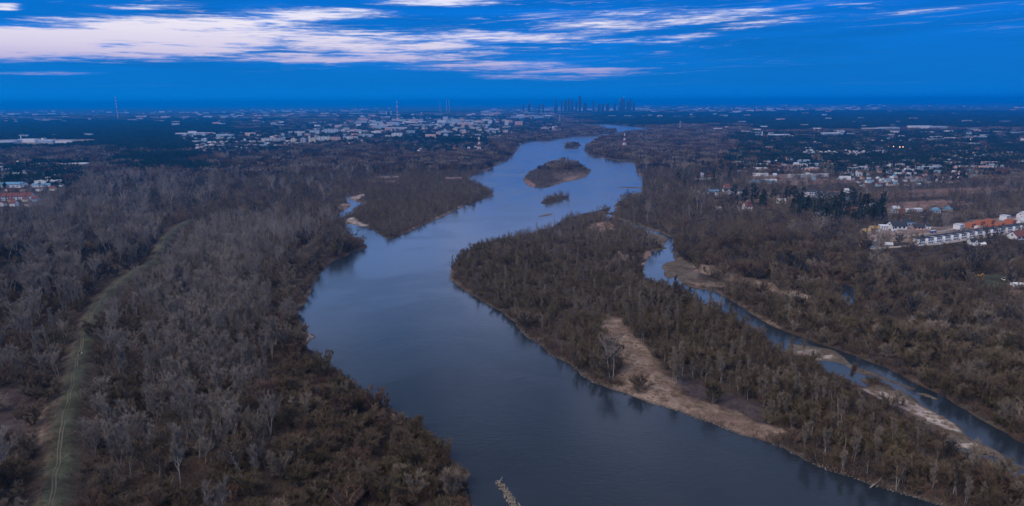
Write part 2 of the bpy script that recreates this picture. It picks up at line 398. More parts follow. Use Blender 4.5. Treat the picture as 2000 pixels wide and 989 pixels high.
# ------------------------------------------------------------------ ground cover read off the photograph: outline, albedo, soft edge in metres, share of trees kept
C_LITTER = np.array((.052, .042, .036)); C_TAN = np.array((.185, .140, .112)); C_SAND = np.array((.31, .272, .248)); C_MUD = np.array((.105, .088, .070))
C_GRASS = np.array((.056, .062, .043)); C_HEATH = np.array((.060, .047, .050)); C_FIELD = np.array((.20, .135, .11)); C_SITE = np.array((.20, .16, .14)); C_DARK = np.array((.030, .034, .034))
COVER = [
    (poly((1172, 616), (1215, 628), (1232, 660), (1275, 692), (1290, 722), (1318, 752), (1330, 778), (1300, 798), (1240, 778), (1205, 762), (1216, 740), (1222, 722), (1196, 690), (1176, 650)), C_TAN * 1.0, 6, 0.04),
    (poly((1300, 775), (1345, 775), (1400, 795), (1445, 808), (1470, 826), (1530, 850), (1500, 868), (1455, 851), (1364, 817), (1300, 798)), C_TAN, 3, 0.05),
    (poly((1330, 745), (1420, 770), (1500, 800), (1500, 835), (1440, 815), (1390, 795), (1340, 775)), C_HEATH, 5, 0.12),
    (poly((1160, 438), (1185, 436), (1202, 443), (1196, 452), (1170, 456), (1150, 448)), C_FIELD, 2, 0.15),
    (poly((1198, 490), (1216, 496), (1240, 508), (1236, 520), (1214, 508), (1196, 500)), C_TAN, 3, 0.3),
    (poly((1256, 496), (1276, 490), (1268, 512), (1256, 524), (1244, 520)), C_FIELD, 3, 0.2),
    (poly((1352, 516), (1380, 520), (1430, 538), (1490, 552), (1560, 572), (1600, 590), (1580, 600), (1520, 578), (1460, 560), (1400, 545), (1356, 532)), C_TAN, 4, 0.15),
    (poly((1526, 575), (1566, 578), (1590, 600), (1574, 612), (1544, 596)), C_SAND, 3, 0.05),
    (poly((1340, 548), (1380, 556), (1418, 560), (1410, 566), (1360, 562)), C_TAN, 1.5, 0.05),
    (poly((1559, 690), (1574, 685), (1590, 684), (1586, 692), (1602, 702), (1590, 704), (1574, 698)), C_SAND, 1.5, 0.0), (poly((1610, 696), (1625, 694), (1626, 701), (1614, 701)), C_SAND, 1.5, 0.0),
    (poly((1681, 762), (1705, 764), (1740, 770), (1768, 782), (1808, 801), (1830, 813), (1862, 828), (1878, 845), (1848, 841), (1828, 830), (1806, 823), (1778, 806), (1740, 792), (1700, 776)), C_SAND, 1.0, 0.0),
    (poly((1872, 868), (1904, 866), (1919, 878), (1908, 881), (1888, 876)), C_SAND, 0.8, 0.0),
    (poly((583, 655), (600, 652), (615, 657), (606, 664), (596, 671), (585, 668)), C_SAND, 1.5, 0.0),
    (poly((682, 388), (700, 384), (714, 380), (708, 388), (693, 393)), C_SAND, 1.5, 0.0), (poly((672, 430), (690, 428), (706, 438), (722, 443), (700, 442), (678, 436)), C_SAND, 1.5, 0.0), (poly((655, 410), (668, 400), (684, 400), (688, 404), (673, 412)), C_TAN, 1.5, 0.1),
    (poly((1076, 342), (1110, 338), (1140, 340), (1148, 343), (1127, 350), (1097, 356), (1085, 350)), C_TAN * .5, 3, 0.45), (poly((1100, 350), (1118, 346), (1132, 345), (1128, 351), (1106, 356)), C_TAN * .9, 1.5, 0.0), (poly((1062, 323), (1084, 318), (1100, 318), (1090, 324), (1066, 330)), C_TAN * .6, 2, 0.4),
    (poly((1022, 353), (1030, 352), (1046, 364), (1044, 368), (1029, 362)), C_FIELD, 1.5, 0.1),
    (poly((-200, 770), (40, 764), (72, 785), (66, 830), (40, 900), (-200, 990)), C_HEATH, 6, 0.10), (poly((58, 820), (95, 800), (110, 850), (90, 900), (60, 880)), C_TAN * .7, 6, 0.4),
    (poly((1715, 410), (1790, 403), (1895, 397), (1900, 402), (1800, 412), (1730, 418)), C_FIELD, 4, 0.05), (poly((1690, 402), (1840, 392), (1910, 398), (1860, 402), (1720, 408)), C_FIELD * .95, 6, 0.15), (poly((1690, 378), (1800, 372), (1960, 366), (2000, 372), (1860, 384), (1720, 390)), C_FIELD * .7, 8, 0.25), (poly((1480, 352), (1640, 350), (1700, 356), (1560, 364), (1490, 362)), C_FIELD * .75, 8, 0.2), (poly((1500, 318), (1640, 332), (1600, 340), (1500, 336)), C_FIELD * .6, 8, 0.3), (poly((1790, 420), (1990, 408), (2000, 416), (1840, 430)), C_TAN * .6, 8, 0.3),
    (poly((1686, 448), (1760, 440), (1840, 446), (1900, 432), (2000, 424), (2150, 414), (2150, 450), (1990, 448), (1900, 464), (1820, 476), (1740, 478), (1690, 480)), C_SITE, 6, 0.06), (poly((1735, 470), (1795, 452), (1840, 448), (1830, 456), (1770, 474)), C_TAN, 3, 0.1),
    (poly((1900, 538), (1960, 540), (1965, 565), (1930, 568), (1905, 552)), C_GRASS * .95, 4, 0.02), (poly((1964, 510), (1988, 506), (1995, 560), (1990, 600), (1970, 590)), C_TAN * .75, 5, 0.2),
    (poly((1455, 346), (1560, 340), (1600, 346), (1520, 352), (1460, 354)), C_FIELD * .8, 6, 0.1), (poly((1430, 396), (1520, 384), (1640, 374), (1700, 378), (1560, 388), (1440, 402)), C_FIELD * .85, 8, 0.12),
    (poly((484, 319), (500, 316), (518, 318), (522, 324), (490, 326)), C_TAN, 6, 0.0), (poly((556, 306), (580, 304), (584, 308), (560, 310)), C_FIELD, 4, 0.0), (poly((630, 322), (662, 321), (660, 326), (632, 326)), C_SAND * .6, 4, 0.0), (poly((735, 346), (785, 345), (780, 350), (740, 349)), C_SAND * .6, 3, 0.0), (poly((724, 355), (780, 354), (764, 358), (726, 358)), C_FIELD, 3, 0.0), (poly((865, 348), (905, 347), (902, 351), (868, 352)), C_FIELD, 3, 0.0),
    (poly((-60, 275), (100, 273), (195, 273), (190, 279), (80, 288), (-60, 286)), C_SAND * .55, 10, 0.0), (poly((940, 268), (990, 267), (1000, 271), (950, 274)), C_FIELD * .6, 8, 0.0), (poly((1470, 378), (1500, 376), (1500, 382), (1472, 384)), C_SITE, 5, 0.1),
    (poly((1370, 400), (1396, 400), (1390, 406), (1372, 406)), C_TAN * .6, 5, 0.1), (poly((1200, 272), (1240, 270), (1255, 274), (1210, 278)), C_FIELD * .5, 6, 0.2),
]
TOWNS = [  # outline, share of trees kept, share of dark pines in what is left
    (poly((-150, 322), (165, 318), (172, 345), (150, 372), (118, 385), (100, 410), (-150, 415)), 0.5, 0.6), (poly((330, 262), (500, 258), (560, 300), (400, 308)), 0.45, 0.65),
    (poly((500, 240), (860, 236), (860, 284), (700, 284), (520, 290)), 0.4, 0.6), (poly((760, 232), (1090, 228), (1095, 258), (900, 272), (760, 262)), 0.4, 0.6), (poly((770, 285), (960, 275), (960, 296), (780, 305)), 0.35, 0.6),
    (poly((1420, 262), (2150, 255), (2150, 330), (1900, 330), (1640, 345), (1440, 300)), 0.6, 0.75), (poly((1500, 300), (1760, 296), (1760, 330), (1500, 335)), 0.5, 0.75), (poly((1640, 330), (1960, 322), (1930, 352), (1720, 372), (1640, 366)), 0.45, 0.65),
    (poly((1350, 345), (1400, 340), (1420, 352), (1360, 356)), 0.6, 0.7), (poly((1355, 372), (1470, 366), (1470, 384), (1360, 390)), 0.30, 0.4), (poly((1560, 372), (1700, 376), (1690, 388), (1560, 392)), 0.4, 0.8),
    (poly((1560, 396), (1720, 402), (1730, 440), (1690, 446), (1600, 436), (1540, 420)), 1.0, 0.93), (poly((1420, 388), (1490, 388), (1500, 415), (1430, 415)), 1.0, 0.75), (poly((1320, 340), (1440, 340), (1440, 362), (1320, 372)), 1.0, 0.5),
    (poly((1500, 385), (1560, 380), (1560, 402), (1500, 404)), 0.9, 0.8), (poly((1420, 300), (1500, 300), (1500, 335), (1410, 340)), 0.7, 0.6), (poly((190, 300), (360, 285), (380, 330), (230, 342)), 1.0, 0.35),
]
ROADS = [  # centre line, width, name, label
    (poly((1318, 319), (1345, 307), (1372, 295), (1400, 286), (1428, 277.5), (1421, 267)), 9.0), (poly((1700, 489), (1830, 480.5), (1882, 472), (1933, 464), (2000, 455), (2120, 440)), 6.0),
    (poly((1690, 474), (1760, 466), (1830, 456), (1900, 442)), 4.5), (poly((1650, 405), (1760, 420), (1850, 432)), 4.0),
]


def cover_at(P):
    """albedo, keep-share for trees, pine share"""
    h, land, bar, low, dk = height(P, True)
    c = np.tile(C_LITTER, (len(P), 1))
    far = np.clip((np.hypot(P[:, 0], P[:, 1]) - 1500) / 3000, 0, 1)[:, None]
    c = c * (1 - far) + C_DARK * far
    keep = np.ones(len(P)); pine = np.full(len(P), -1.0)
    wob = (vnoise(P + 5, 9.0) - 0.5) * 5 + (vnoise(P + 7, 3.0) - 0.5) * 2.5
    for q, k, pn in TOWNS:
        s = inside(P, q)
        keep = np.where(s, np.minimum(keep, k), keep); pine = np.where(s, pn, pine)
    for q in MUD:
        a = np.clip(-(sdf(P, q) + wob * .5) / 2 + .5, 0, 1)
        c = c * (1 - a[:, None]) + C_MUD * a[:, None]; keep = np.minimum(keep, 1 - a * .985)
    for q, col, soft, kp in COVER:
        a = np.clip(-(sdf(P, q) + wob * min(1, soft / 3)) / soft + .5, 0, 1)
        c = c * (1 - a[:, None]) + col * a[:, None]; keep = np.minimum(keep, 1 - a * (1 - kp))
    # bank: pale gravel and flattened grass just above the water
    a = np.clip(1 - np.abs(land - 2.2) / 2.6, 0, 1) * np.clip(vnoise(P + 50, 35.0) * 2.4 - .9, 0.0, 1) * (1 - low) * np.where((P[:, 0] > 40 + .62 * (P[:, 1] - 200)) , .25, 1)
    c = c * (1 - a[:, None]) + (C_TAN * 1.15) * a[:, None]
    a = np.clip((1.0 - land) / .8, 0, 1); c = c * (1 - a[:, None]) + C_MUD * .6 * a[:, None]
    c = np.where((bar > 0)[:, None] & (land < 0.5)[:, None], C_MUD * 1.1, c)
    # the grassed dyke
    a = np.clip((6.4 + wob * .6 - dk) / 3, 0, 1)[:, None]; c = c * (1 - a) + C_GRASS * a
    lf = (np.interp(P[:, 1], PATH[::-1, 1], PATH[::-1, 0]) - P[:, 0])
    a = np.clip(1 - np.abs(lf - 4.5 - wob * .4) / 3.0, 0, 1)[:, None] * (dk < 9)[:, None] * .55; c = c * (1 - a) + C_TAN * .55 * a
    keep = np.where(dk < 9.0 + wob * .6, 0, keep)
    keep = np.where(land < 1.4, 0, keep)
    for q, w in ROADS:
        keep = np.where(seg_dist(P, q[:-1], q[1:]) < w * .5 + 4.5, 0, keep)
    return c, keep, pine, h, land


def build_ground():
    ang = list(np.linspace(-48, 48, 430)) + list(range(52, 310, 6))
    ang = np.radians(np.array(ang))
    r = [6.0, 40.0, 90.0, 140.0]
    while r[-1] < 5200: r.append(r[-1] * (1.0036 if r[-1] > 175 else 1.03))
    while r[-1] < 90000: r.append(r[-1] * 1.10)
    r = np.array(r)
    na, nr = len(ang), len(r)
    R, A = np.meshgrid(r, ang, indexing='ij')
    P = np.stack([(R * np.sin(A)).ravel(), (R * np.cos(A)).ravel()], 1)
    c = np.zeros((len(P), 3)); h = np.zeros(len(P)); land = np.zeros(len(P))
    for i in range(0, len(P), 120000):
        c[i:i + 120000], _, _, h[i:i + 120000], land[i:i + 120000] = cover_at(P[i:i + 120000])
    idx = np.arange(nr * na).reshape(nr, na)
    a = idx[:-1, :]; b = idx[1:, :]
    q = np.stack([a, b, np.roll(b, -1, 1), np.roll(a, -1, 1)], -1).reshape(-1, 4)
    cen = P[q].mean(1)
    m = ground_material()

    def sheet(name, faces):
        used, inv = np.unique(faces.ravel(), return_inverse=True)
        me = bpy.data.meshes.new(name)
        me.vertices.add(len(used)); me.vertices.foreach_set('co', np.column_stack([P[used], h[used]]).astype(np.float32).ravel())
        me.loops.add(len(faces) * 4); me.loops.foreach_set('vertex_index', inv.astype(np.int32))
        me.polygons.add(len(faces)); me.polygons.foreach_set('loop_start', np.arange(0, len(faces) * 4, 4, dtype=np.int32))
        me.update(calc_edges=True); me.validate()
        me.polygons.foreach_set('use_smooth', np.ones(len(faces), bool))
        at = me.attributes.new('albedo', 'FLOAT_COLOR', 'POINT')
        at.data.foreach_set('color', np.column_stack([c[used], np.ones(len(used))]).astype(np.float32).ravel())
        return link(name, me, None, m)

    left = np.ones(len(q), bool)
    for k, isl in enumerate(ISLANDS):
        lo, hi = isl.min(0) - 25, isl.max(0) + 25
        s = left & ((cen >= lo) & (cen <= hi)).all(1) & (sdf(cen, isl) < 9)
        left &= ~s
        o = sheet('island', q[s])
        tag(o, ['large flat island with bare scrub and a sandy edge in the river bend', 'small islet covered by bare willow scrub below the large island', 'low wooded islet in the far reach of the river'][k], 'island', None, 'structure')
    o = sheet('ground', q[left])
    tag(o, 'wooded flood plain with dark leaf litter reaching to the horizon', 'ground', None, 'structure')
    v = [(6 * math.sin(t), 6 * math.cos(t), 1.3) for t in ang]
    return o


def ground_material():
    m = bpy.data.materials.new('ground_cover'); m.use_nodes = True
    N = Nodes(m.node_tree)
    at = N.n('ShaderNodeAttribute', attribute_name='albedo').outputs['Color']
    pos = N.n('ShaderNodeNewGeometry').outputs['Position']
    n1 = N.noise(pos, 0.9, 6, 0.65); n2 = N.noise(pos, 0.16, 5, 0.6, 0.6); n3 = N.noise(pos, 0.004, 6, 0.62)
    k = N.m('MULTIPLY', N.m('MULTIPLY_ADD', n1, 2.0, 0.05), N.m('MULTIPLY_ADD', n2, 2.0, 0.05))
    k = N.m('MULTIPLY', k, N.m('MULTIPLY_ADD', n3, 0.7, 0.65))
    c = N.mix(1.0, at, N.xyz(k, k, k), 'MULTIPLY')
    tint = N.mix(N.smooth(N.noise(pos, 0.05, 4, 0.6), 0.45, 0.62), c, N.mix(1.0, c, (0.72, 0.66, 0.66), 'MULTIPLY'))
    b = N.n('ShaderNodeBsdfPrincipled'); N.put(b.inputs['Base Color'], tint)
    b.inputs['Roughness'].default_value = 0.95; b.inputs['Specular IOR Level'].default_value = 0.1
    bp = N.n('ShaderNodeBump'); bp.inputs['Strength'].default_value = 0.6; bp.inputs['Distance'].default_value = 0.5
    N.put(bp.inputs['Height'], n1); m.node_tree.links.new(bp.outputs[0], b.inputs['Normal'])
    out = N.n('ShaderNodeOutputMaterial'); m.node_tree.links.new(b.outputs[0], out.inputs[0])
    return m


def build_water():
    m = bpy.data.materials.new('river_water'); m.use_nodes = True
    N = Nodes(m.node_tree)
    pos = N.n('ShaderNodeNewGeometry').outputs['Position']
    x, y, z = N.sep(pos)
    rip = N.noise(N.xyz(N.m('MULTIPLY', x, 0.5), y), 0.55, 4, 0.6, 0.4)
    swirl = N.noise(pos, 0.035, 6, 0.62, 1.6)
    patch = N.smooth(N.noise(pos, 0.011, 4, 0.55, 0.8), 0.44, 0.62)
    b = N.n('ShaderNodeBsdfPrincipled')
    N.put(b.inputs['Base Color'], N.mix(swirl, (0.014, 0.021, 0.029), (0.020, 0.027, 0.036)))
    N.put(b.inputs['Roughness'], N.m('MULTIPLY_ADD', patch, 0.07, 0.14))
    b.inputs['IOR'].default_value = 1.333
    hgt = N.m('ADD', N.m('MULTIPLY', rip, N.m('MULTIPLY_ADD', patch, 0.05, 0.05)), N.m('MULTIPLY', swirl, 0.10))
    bp = N.n('ShaderNodeBump'); bp.inputs['Strength'].default_value = 1.0; bp.inputs['Distance'].default_value = 1.0
    N.put(bp.inputs['Height'], hgt); m.node_tree.links.new(bp.outputs[0], b.inputs['Normal'])
    out = N.n('ShaderNodeOutputMaterial'); m.node_tree.links.new(b.outputs[0], out.inputs[0])
    me = bpy.data.meshes.new('river')
    me.from_pydata([(-2500, 60, 0), (3200, 60, 0), (3200, 5200, 0), (-2500, 5200, 0)], [], [(0, 1, 2, 3)])
    o = link('river', me, None, m)
    tag(o, 'wide calm river and its side channels mirroring the dusk sky', 'river', None, 'structure')


def ribbon(name, line, width, mat, lift, label, cat, step=1.5, offs=(0.0,), wob=0.0):
    """a road or rut laid over the ground"""
    pts = []
    for a, b in zip(line[:-1], line[1:]):
        n = max(1, int(np.hypot(*(b - a)) / step))
        for k in range(n): pts.append(a + (b - a) * k / n)
    pts.append(line[-1]); pts = np.array(pts)
    for _ in range(12): pts[1:-1] = pts[1:-1] * .5 + (pts[:-2] + pts[2:]) * .25
    if wob: pts = pts + np.column_stack([(vnoise(pts, 11.0) - .5) * wob, np.zeros(len(pts))])
    t = np.gradient(pts, axis=0); t /= np.linalg.norm(t, axis=1)[:, None]
    nrm = np.column_stack([t[:, 1], -t[:, 0]])
    V, Fc = [], []
    for off in offs:
        ws = width * (0.25 + 1.4 * vnoise(pts + off * 31, 7.0)) if wob else np.full(len(pts), width)
        L = pts + nrm * (off - ws[:, None] / 2 * 1.0); R = pts + nrm * (off + ws[:, None] / 2)
        C = pts + nrm * off
        hc = height(np.vstack([L, C, R])).reshape(3, -1).max(0) + lift
        b0 = len(V)
        for p, hh in zip(L, hc): V.append((p[0], p[1], hh))
        for p, hh in zip(R, hc): V.append((p[0], p[1], hh))
        n = len(pts)
        for i in range(n - 1): Fc.append((b0 + i, b0 + n + i, b0 + n + i + 1, b0 + i + 1))
    me = bpy.data.meshes.new(name); me.from_pydata(V, [], Fc)
    o = link(name, me, None, mat)
    tag(o, label, cat, None, 'structure')
    return o


build_ground()
build_water()
ribbon('dirt_track', PATH, 0.45, material('trodden_earth', (.115, .108, .082), .95, .1, .3, .3), 0.10, 'pale twin wheel ruts along the top of the grassy dyke', 'track', 1.2, (-0.55, 0.55), 1.6)
AS = material('asphalt', (.10, .10, .105), .9, .2, .2, .2)
GRV = material('pale_gravel', (.30, .27, .25), .95, .1, .25, .2)
for (q, w), (nm, mt, lb) in zip(ROADS, [('forest_road', GRV, 'straight pale road cutting through the wood beyond the side channel'), ('road', GRV, 'pale road along the front of the white row houses'), ('site_road', GRV, 'pale gravel road across the building site'), ('field_road', GRV, 'narrow road between the fields and the pine stand')]):
    ribbon(nm, q, w, mt, 0.12, lb, 'road', 6.0)
# ------------------------------------------------------------------ vegetation
def bark(name, dark, light, rnd=0.22, patch=0.5):
    """twigs and bark: a tone per tree, shifted slowly across the wood"""
    m = bpy.data.materials.new(name); m.use_nodes = True
    N = Nodes(m.node_tree)
    oi = N.n('ShaderNodeObjectInfo')
    big = N.noise(oi.outputs['Location'], 0.012, 4, 0.6)
    pos = N.n('ShaderNodeTexCoord').outputs['Object']
    fine = N.noise(pos, 0.7, 3, 0.6)
    f = N.m('ADD', N.m('MULTIPLY', oi.outputs['Random'], 1 - patch), N.m('MULTIPLY', N.smooth(big, 0.35, 0.65), patch))
    f = N.m('ADD', N.m('MULTIPLY', f, 0.75), N.m('MULTIPLY', fine, 0.25))
    c = N.mix(f, dark, light)
    k = N.m('MULTIPLY_ADD', N.m('FRACT', N.m('MULTIPLY', oi.outputs['Random'], 17.3)), 2 * rnd, 1 - rnd)
    c = N.mix(1.0, c, N.xyz(k, k, k), 'MULTIPLY')
    d = N.n('ShaderNodeBsdfDiffuse'); N.put(d.inputs[0], c)
    out = N.n('ShaderNodeOutputMaterial'); m.node_tree.links.new(d.outputs[0], out.inputs[0])
    return m


TW_BROWN = bark('brown_twigs', (.118, .090, .062), (.185, .142, .100))
TW_OLIVE = bark('olive_twigs', (.104, .084, .050), (.156, .126, .076))
TW_RUSSET = bark('russet_twigs', (.122, .076, .058), (.180, .120, .092))
TW_GREY = bark('grey_twigs', (.182, .148, .114), (.272, .228, .180))
TW_DARK = bark('dark_twigs', (.045, .046, .052), (.075, .074, .080))
BK_PALE = bark('pale_bark', (.21, .19, .18), (.34, .31, .29))
BK_BROWN = bark('brown_bark', (.14, .118, .098), (.24, .205, .170))
NEEDLES = bark('pine_needles', (.022, .040, .036), (.040, .064, .052))
REED = bark('dry_reed', (.22, .16, .12), (.36, .29, .22))
STONE = material('riprap_stone', (.20, .18, .155), .95, .1, .4, .8, 0, .3)


class Mesh:
    """collects triangles and tubes"""
    def __init__(s): s.v, s.f, s.n, s.mi = [], [], 0, []

    def tris(s, A, B, w, rng, mi=0):
        """thin tapering twigs from A to B"""
        d = B - A
        r = rng.normal(size=A.shape)
        p = np.cross(d, r); p /= np.maximum(np.linalg.norm(p, axis=1), 1e-6)[:, None]
        w = np.broadcast_to(np.asarray(w, float), (len(A),))[:, None]
        V = np.stack([A - p * w / 2, A + p * w / 2, B], 1).reshape(-1, 3)
        s.v.append(V); k = np.arange(len(A) * 3).reshape(-1, 3) + s.n
        s.f += k.tolist(); s.mi += [mi] * len(A); s.n += len(V)

    def tube(s, pts, rad, n=4, mi=0):
        pts = np.asarray(pts, float); rad = np.broadcast_to(np.asarray(rad, float), (len(pts),))
        t = np.gradient(pts, axis=0); t /= np.maximum(np.linalg.norm(t, axis=1), 1e-6)[:, None]
        ref = np.array([0.31, 0.95, 0.05]); a = np.cross(t, ref); a /= np.maximum(np.linalg.norm(a, axis=1), 1e-6)[:, None]
        b = np.cross(t, a)
        th = np.arange(n) * 2 * PI / n
        V = (pts[:, None] + rad[:, None, None] * (np.cos(th)[None, :, None] * a[:, None] + np.sin(th)[None, :, None] * b[:, None])).reshape(-1, 3)
        s.v.append(V)
        for i in range(len(pts) - 1):
            for j in range(n):
                s.f.append([s.n + i * n + j, s.n + i * n + (j + 1) % n, s.n + (i + 1) * n + (j + 1) % n, s.n + (i + 1) * n + j]); s.mi.append(mi)
        s.n += len(V)

    def mesh(s, name, mats):
        me = bpy.data.meshes.new(name)
        me.from_pydata(np.vstack(s.v).tolist(), [], s.f)
        for m in mats: me.materials.append(m)
        me.polygons.foreach_set('material_index', np.array(s.mi, dtype=np.int32)); me.update()
        return me


def unit(v): return v / np.maximum(np.linalg.norm(v, axis=-1, keepdims=True), 1e-6)


def limb(p, d, L, rng, bend=0.25, up=0.3, n=5):
    """a bending limb: n points"""
    out = [np.array(p, float)]; d = unit(np.array(d, float))
    for _ in range(n - 1):
        d = unit(d + rng.normal(size=3) * bend / n * 2 + np.array([0, 0, up / n]))
        out.append(out[-1] + d * L / (n - 1))
    return np.array(out)


def along(pts, t):
    k = np.clip(t, 0, 0.9999) * (len(pts) - 1); i = k.astype(int); f = (k - i)[:, None]
    return pts[i] * (1 - f) + pts[i + 1] * f, unit(pts[i + 1] - pts[i])


def willow(seed, q=1.0, H=11.0, W=5.6, limbs=9, up=0.25):
    """low bare willow: many limbs from the base into a broken dome of fine twigs. q: share of twigs kept"""
    rng = np.random.default_rng(seed); tr, cr = Mesh(), Mesh(); wf = 1 / math.sqrt(q) if q < 1 else 1.0
    base = rng.normal(size=3) * 0.2; base[2] = -0.6
    for i in range(limbs):
        a = 2 * PI * (i + rng.random() * .8) / limbs; sp = rng.uniform(0.12, 0.95)
        L = H * rng.uniform(.62, .92) * (1.0 - .12 * sp)
        p = limb(base, (math.cos(a) * sp, math.sin(a) * sp, 1.0), L, rng, .55, .15, 6)
        p[:, :2] *= np.minimum(1, W / np.maximum(np.linalg.norm(p[:, :2], axis=1), 1e-6))[:, None]
        tr.tube(p, np.linspace(.20, .045, 6) * H / 11, 3 if q < .5 else 4)
        nb = max(4, int(15 * min(1, q * 1.5)))
        for t in rng.uniform(.28, 1.0, nb):
            c, d = along(p, np.array([t])); c, d = c[0], d[0]
            o = unit(np.array([rng.normal(), rng.normal(), .35 + abs(rng.normal()) * .4]) + d * .5 + np.array([c[0], c[1], 0]) * .10)
            bl = H * rng.uniform(.10, .24)
            bp = limb(c, o, bl, rng, .5, .35, 4)
            ctr = np.array([0, 0, .42 * H]); rel = (bp - ctr) / np.array([W, W, .55 * H]); k_ = np.maximum(1, np.linalg.norm(rel, axis=1))
            bp = ctr + (bp - ctr) / k_[:, None]
            if q > .4: tr.tube(bp, np.linspace(.055, .02, 4) * H / 11, 3)
            n = max(5, int(62 * q))
            s, dd = along(bp, rng.uniform(.15, 1.0, n))
            tw = unit(dd * .45 + unit(s - ctr * .8) * .75 + rng.normal(size=(n, 3)) * .42 + np.array([0, 0, up * .6]))
            cr.tris(s, s + tw * (rng.uniform(.5, 1.5, n) * H / 11)[:, None], .062 * wf * H / 11, rng)
    return tr, cr


def poplar(seed, q=1.0, H=22.0, W=4.2, stems=2, low=.30, fan=0):
    """tall bare poplar: pale ascending stems fanning into a vase of fine upright twigs"""
    rng = np.random.default_rng(seed); tr, cr = Mesh(), Mesh(); wf = 1 / math.sqrt(q) if q < 1 else 1.0
    for sidx in range(stems):
        a = rng.uniform(0, 2 * PI); lean = 0.06 + .16 * (stems > 1)
        st = limb((rng.normal() * .4, rng.normal() * .4, -.6), (math.cos(a) * lean, math.sin(a) * lean, 1), H * rng.uniform(.88, 1.0), rng, .12, .1, 8)
        tr.tube(st, np.linspace(.24, .05, 8) * H / 22, 5 if q > .5 else 3)
        nl = max(6, int(15 / stems ** .4))
        for k in range(nl):
            t = low + (.98 - low) * (k + rng.random()) / nl
            c, d = along(st, np.array([t])); c, d = c[0], d[0]
            b = rng.uniform(0, 2 * PI); sp = rng.uniform(.34, .80) + fan * rng.uniform(.2, .7)
            L = H * rng.uniform(.16, .34) * (1.18 - t * (.75 - .25 * fan)) * (1 + .7 * fan)
            lp = limb(c, (math.cos(b) * sp, math.sin(b) * sp, 1.0), L, rng, .2, .35, 5)
            tr.tube(lp, np.linspace(.10, .03, 5) * H / 22, 3)
            for t2 in rng.uniform(.12, 1.0, max(3, int(9 * min(1, q * 1.5)))):
                c2, d2 = along(lp, np.array([t2])); c2, d2 = c2[0], d2[0]
                o = unit(np.array([rng.normal() * .6, rng.normal() * .6, .5]) + d2 * .9)
                bp = limb(c2, o, H * rng.uniform(.05, .12), rng, .3, .4, 3)
                if q > .5: cr.tube(bp, np.linspace(.035, .015, 3) * H / 22, 3)
                n = max(3, int(40 * q))
                s, dd = along(bp, rng.uniform(.1, 1.0, n))
                tw = unit(dd * .9 + rng.normal(size=(n, 3)) * .45 + np.array([0, 0, .5]))
                cr.tris(s, s + tw * rng.uniform(.7, 2.0, n)[:, None] * H / 22, .060 * wf * max(.7, H / 22), rng)
    return tr, cr


def shrub(seed, q=1.0, H=4.0, W=2.6):
    rng = np.random.default_rng(seed); cr = Mesh(); wf = 1 / math.sqrt(q) if q < 1 else 1.0
    nb = int(34 * max(.35, q))
    for i in range(nb):
        a = rng.uniform(0, 2 * PI); rr = W * .55 * math.sqrt(rng.random())
        p = limb((math.cos(a) * rr, math.sin(a) * rr, -.3), (math.cos(a) * .35 + rng.normal() * .2, math.sin(a) * .35 + rng.normal() * .2, 1), H * rng.uniform(.55, 1.0) * (1 - .25 * rr / W), rng, .3, .2, 4)
        cr.tube(p, np.linspace(.05, .015, 4), 3)
        n = max(5, int(30 * q)); s, dd = along(p, rng.uniform(.2, 1, n))
        tw = unit(dd * .7 + rng.normal(size=(n, 3)) * .6 + np.array([0, 0, .3]))
        cr.tris(s, s + tw * rng.uniform(.35, 1.1, n)[:, None] * H / 4, .06 * wf * H / 4, rng)
    return cr


def pine(seed, q=1.0, H=15.0, W=3.2, cone=False):
    rng = np.random.default_rng(seed); tr, cr = Mesh(), Mesh()
    st = limb((0, 0, -.5), (0, 0, 1), H, rng, .08, 0, 6); tr.tube(st, np.linspace(.24, .05, 6), 5)
    nb = int(52 * max(.4, q)); b0 = .12 if cone else .36
    for k in range(nb):
        t = b0 + (.97 - b0) * k / nb
        c, _ = along(st, np.array([t])); c = c[0]
        a = rng.uniform(0, 2 * PI)
        L = W * ((1.03 - t) / (1 - b0) if cone else math.sin(min(1, (1.05 - t) / (1 - b0) * 1.35) * PI * .62)) * rng.uniform(.55, 1.1) + .25
        bp = limb(c, (math.cos(a), math.sin(a), .15 if not cone else -.12), L, rng, .3, .25, 4)
        tr.tube(bp, np.linspace(.06, .02, 4), 3)
        n = max(6, int(34 * q)); s, dd = along(bp, rng.uniform(.25, 1.0, n))
        tw = unit(rng.normal(size=(n, 3)) * .8 + dd * .5 + np.array([0, 0, .25]))
        cr.tris(s, s + tw * rng.uniform(.4, .9, n)[:, None], .30 / max(.5, math.sqrt(q)), rng)
    return tr, cr


def grove(seed, R=16.0, H=10.0, n=15, dark=False):
    """a far clump of bare trees, some sixteen metres across"""
    rng = np.random.default_rng(seed); g = Mesh()
    for i in range(n):
        a = rng.uniform(0, 2 * PI); rr = R * math.sqrt(rng.random()); h = H * rng.uniform(.65, 1.2); w = rng.uniform(2.6, 4.2)
        c = np.array([math.cos(a) * rr, math.sin(a) * rr, 0])
        m = 46
        th = rng.uniform(0, 2 * PI, m); u = rng.random(m) ** .6; zz = rng.uniform(0.1, 1, m)
        rad = w * np.sqrt(np.maximum(.05, 1 - (zz * 1.05 - .35) ** 2 * 1.6)) * u
        B = c + np.column_stack([np.cos(th) * rad, np.sin(th) * rad, h * (.25 + .7 * zz)])
        A = B * np.array([1, 1, 1]) - (unit(np.column_stack([np.cos(th) * .5, np.sin(th) * .5, np.full(m, .8)]) + rng.normal(size=(m, 3)) * .35) * rng.uniform(1.8, 3.4, m)[:, None])
        g.tris(A, B, rng.uniform(.7, 1.5, m), rng)
    return g


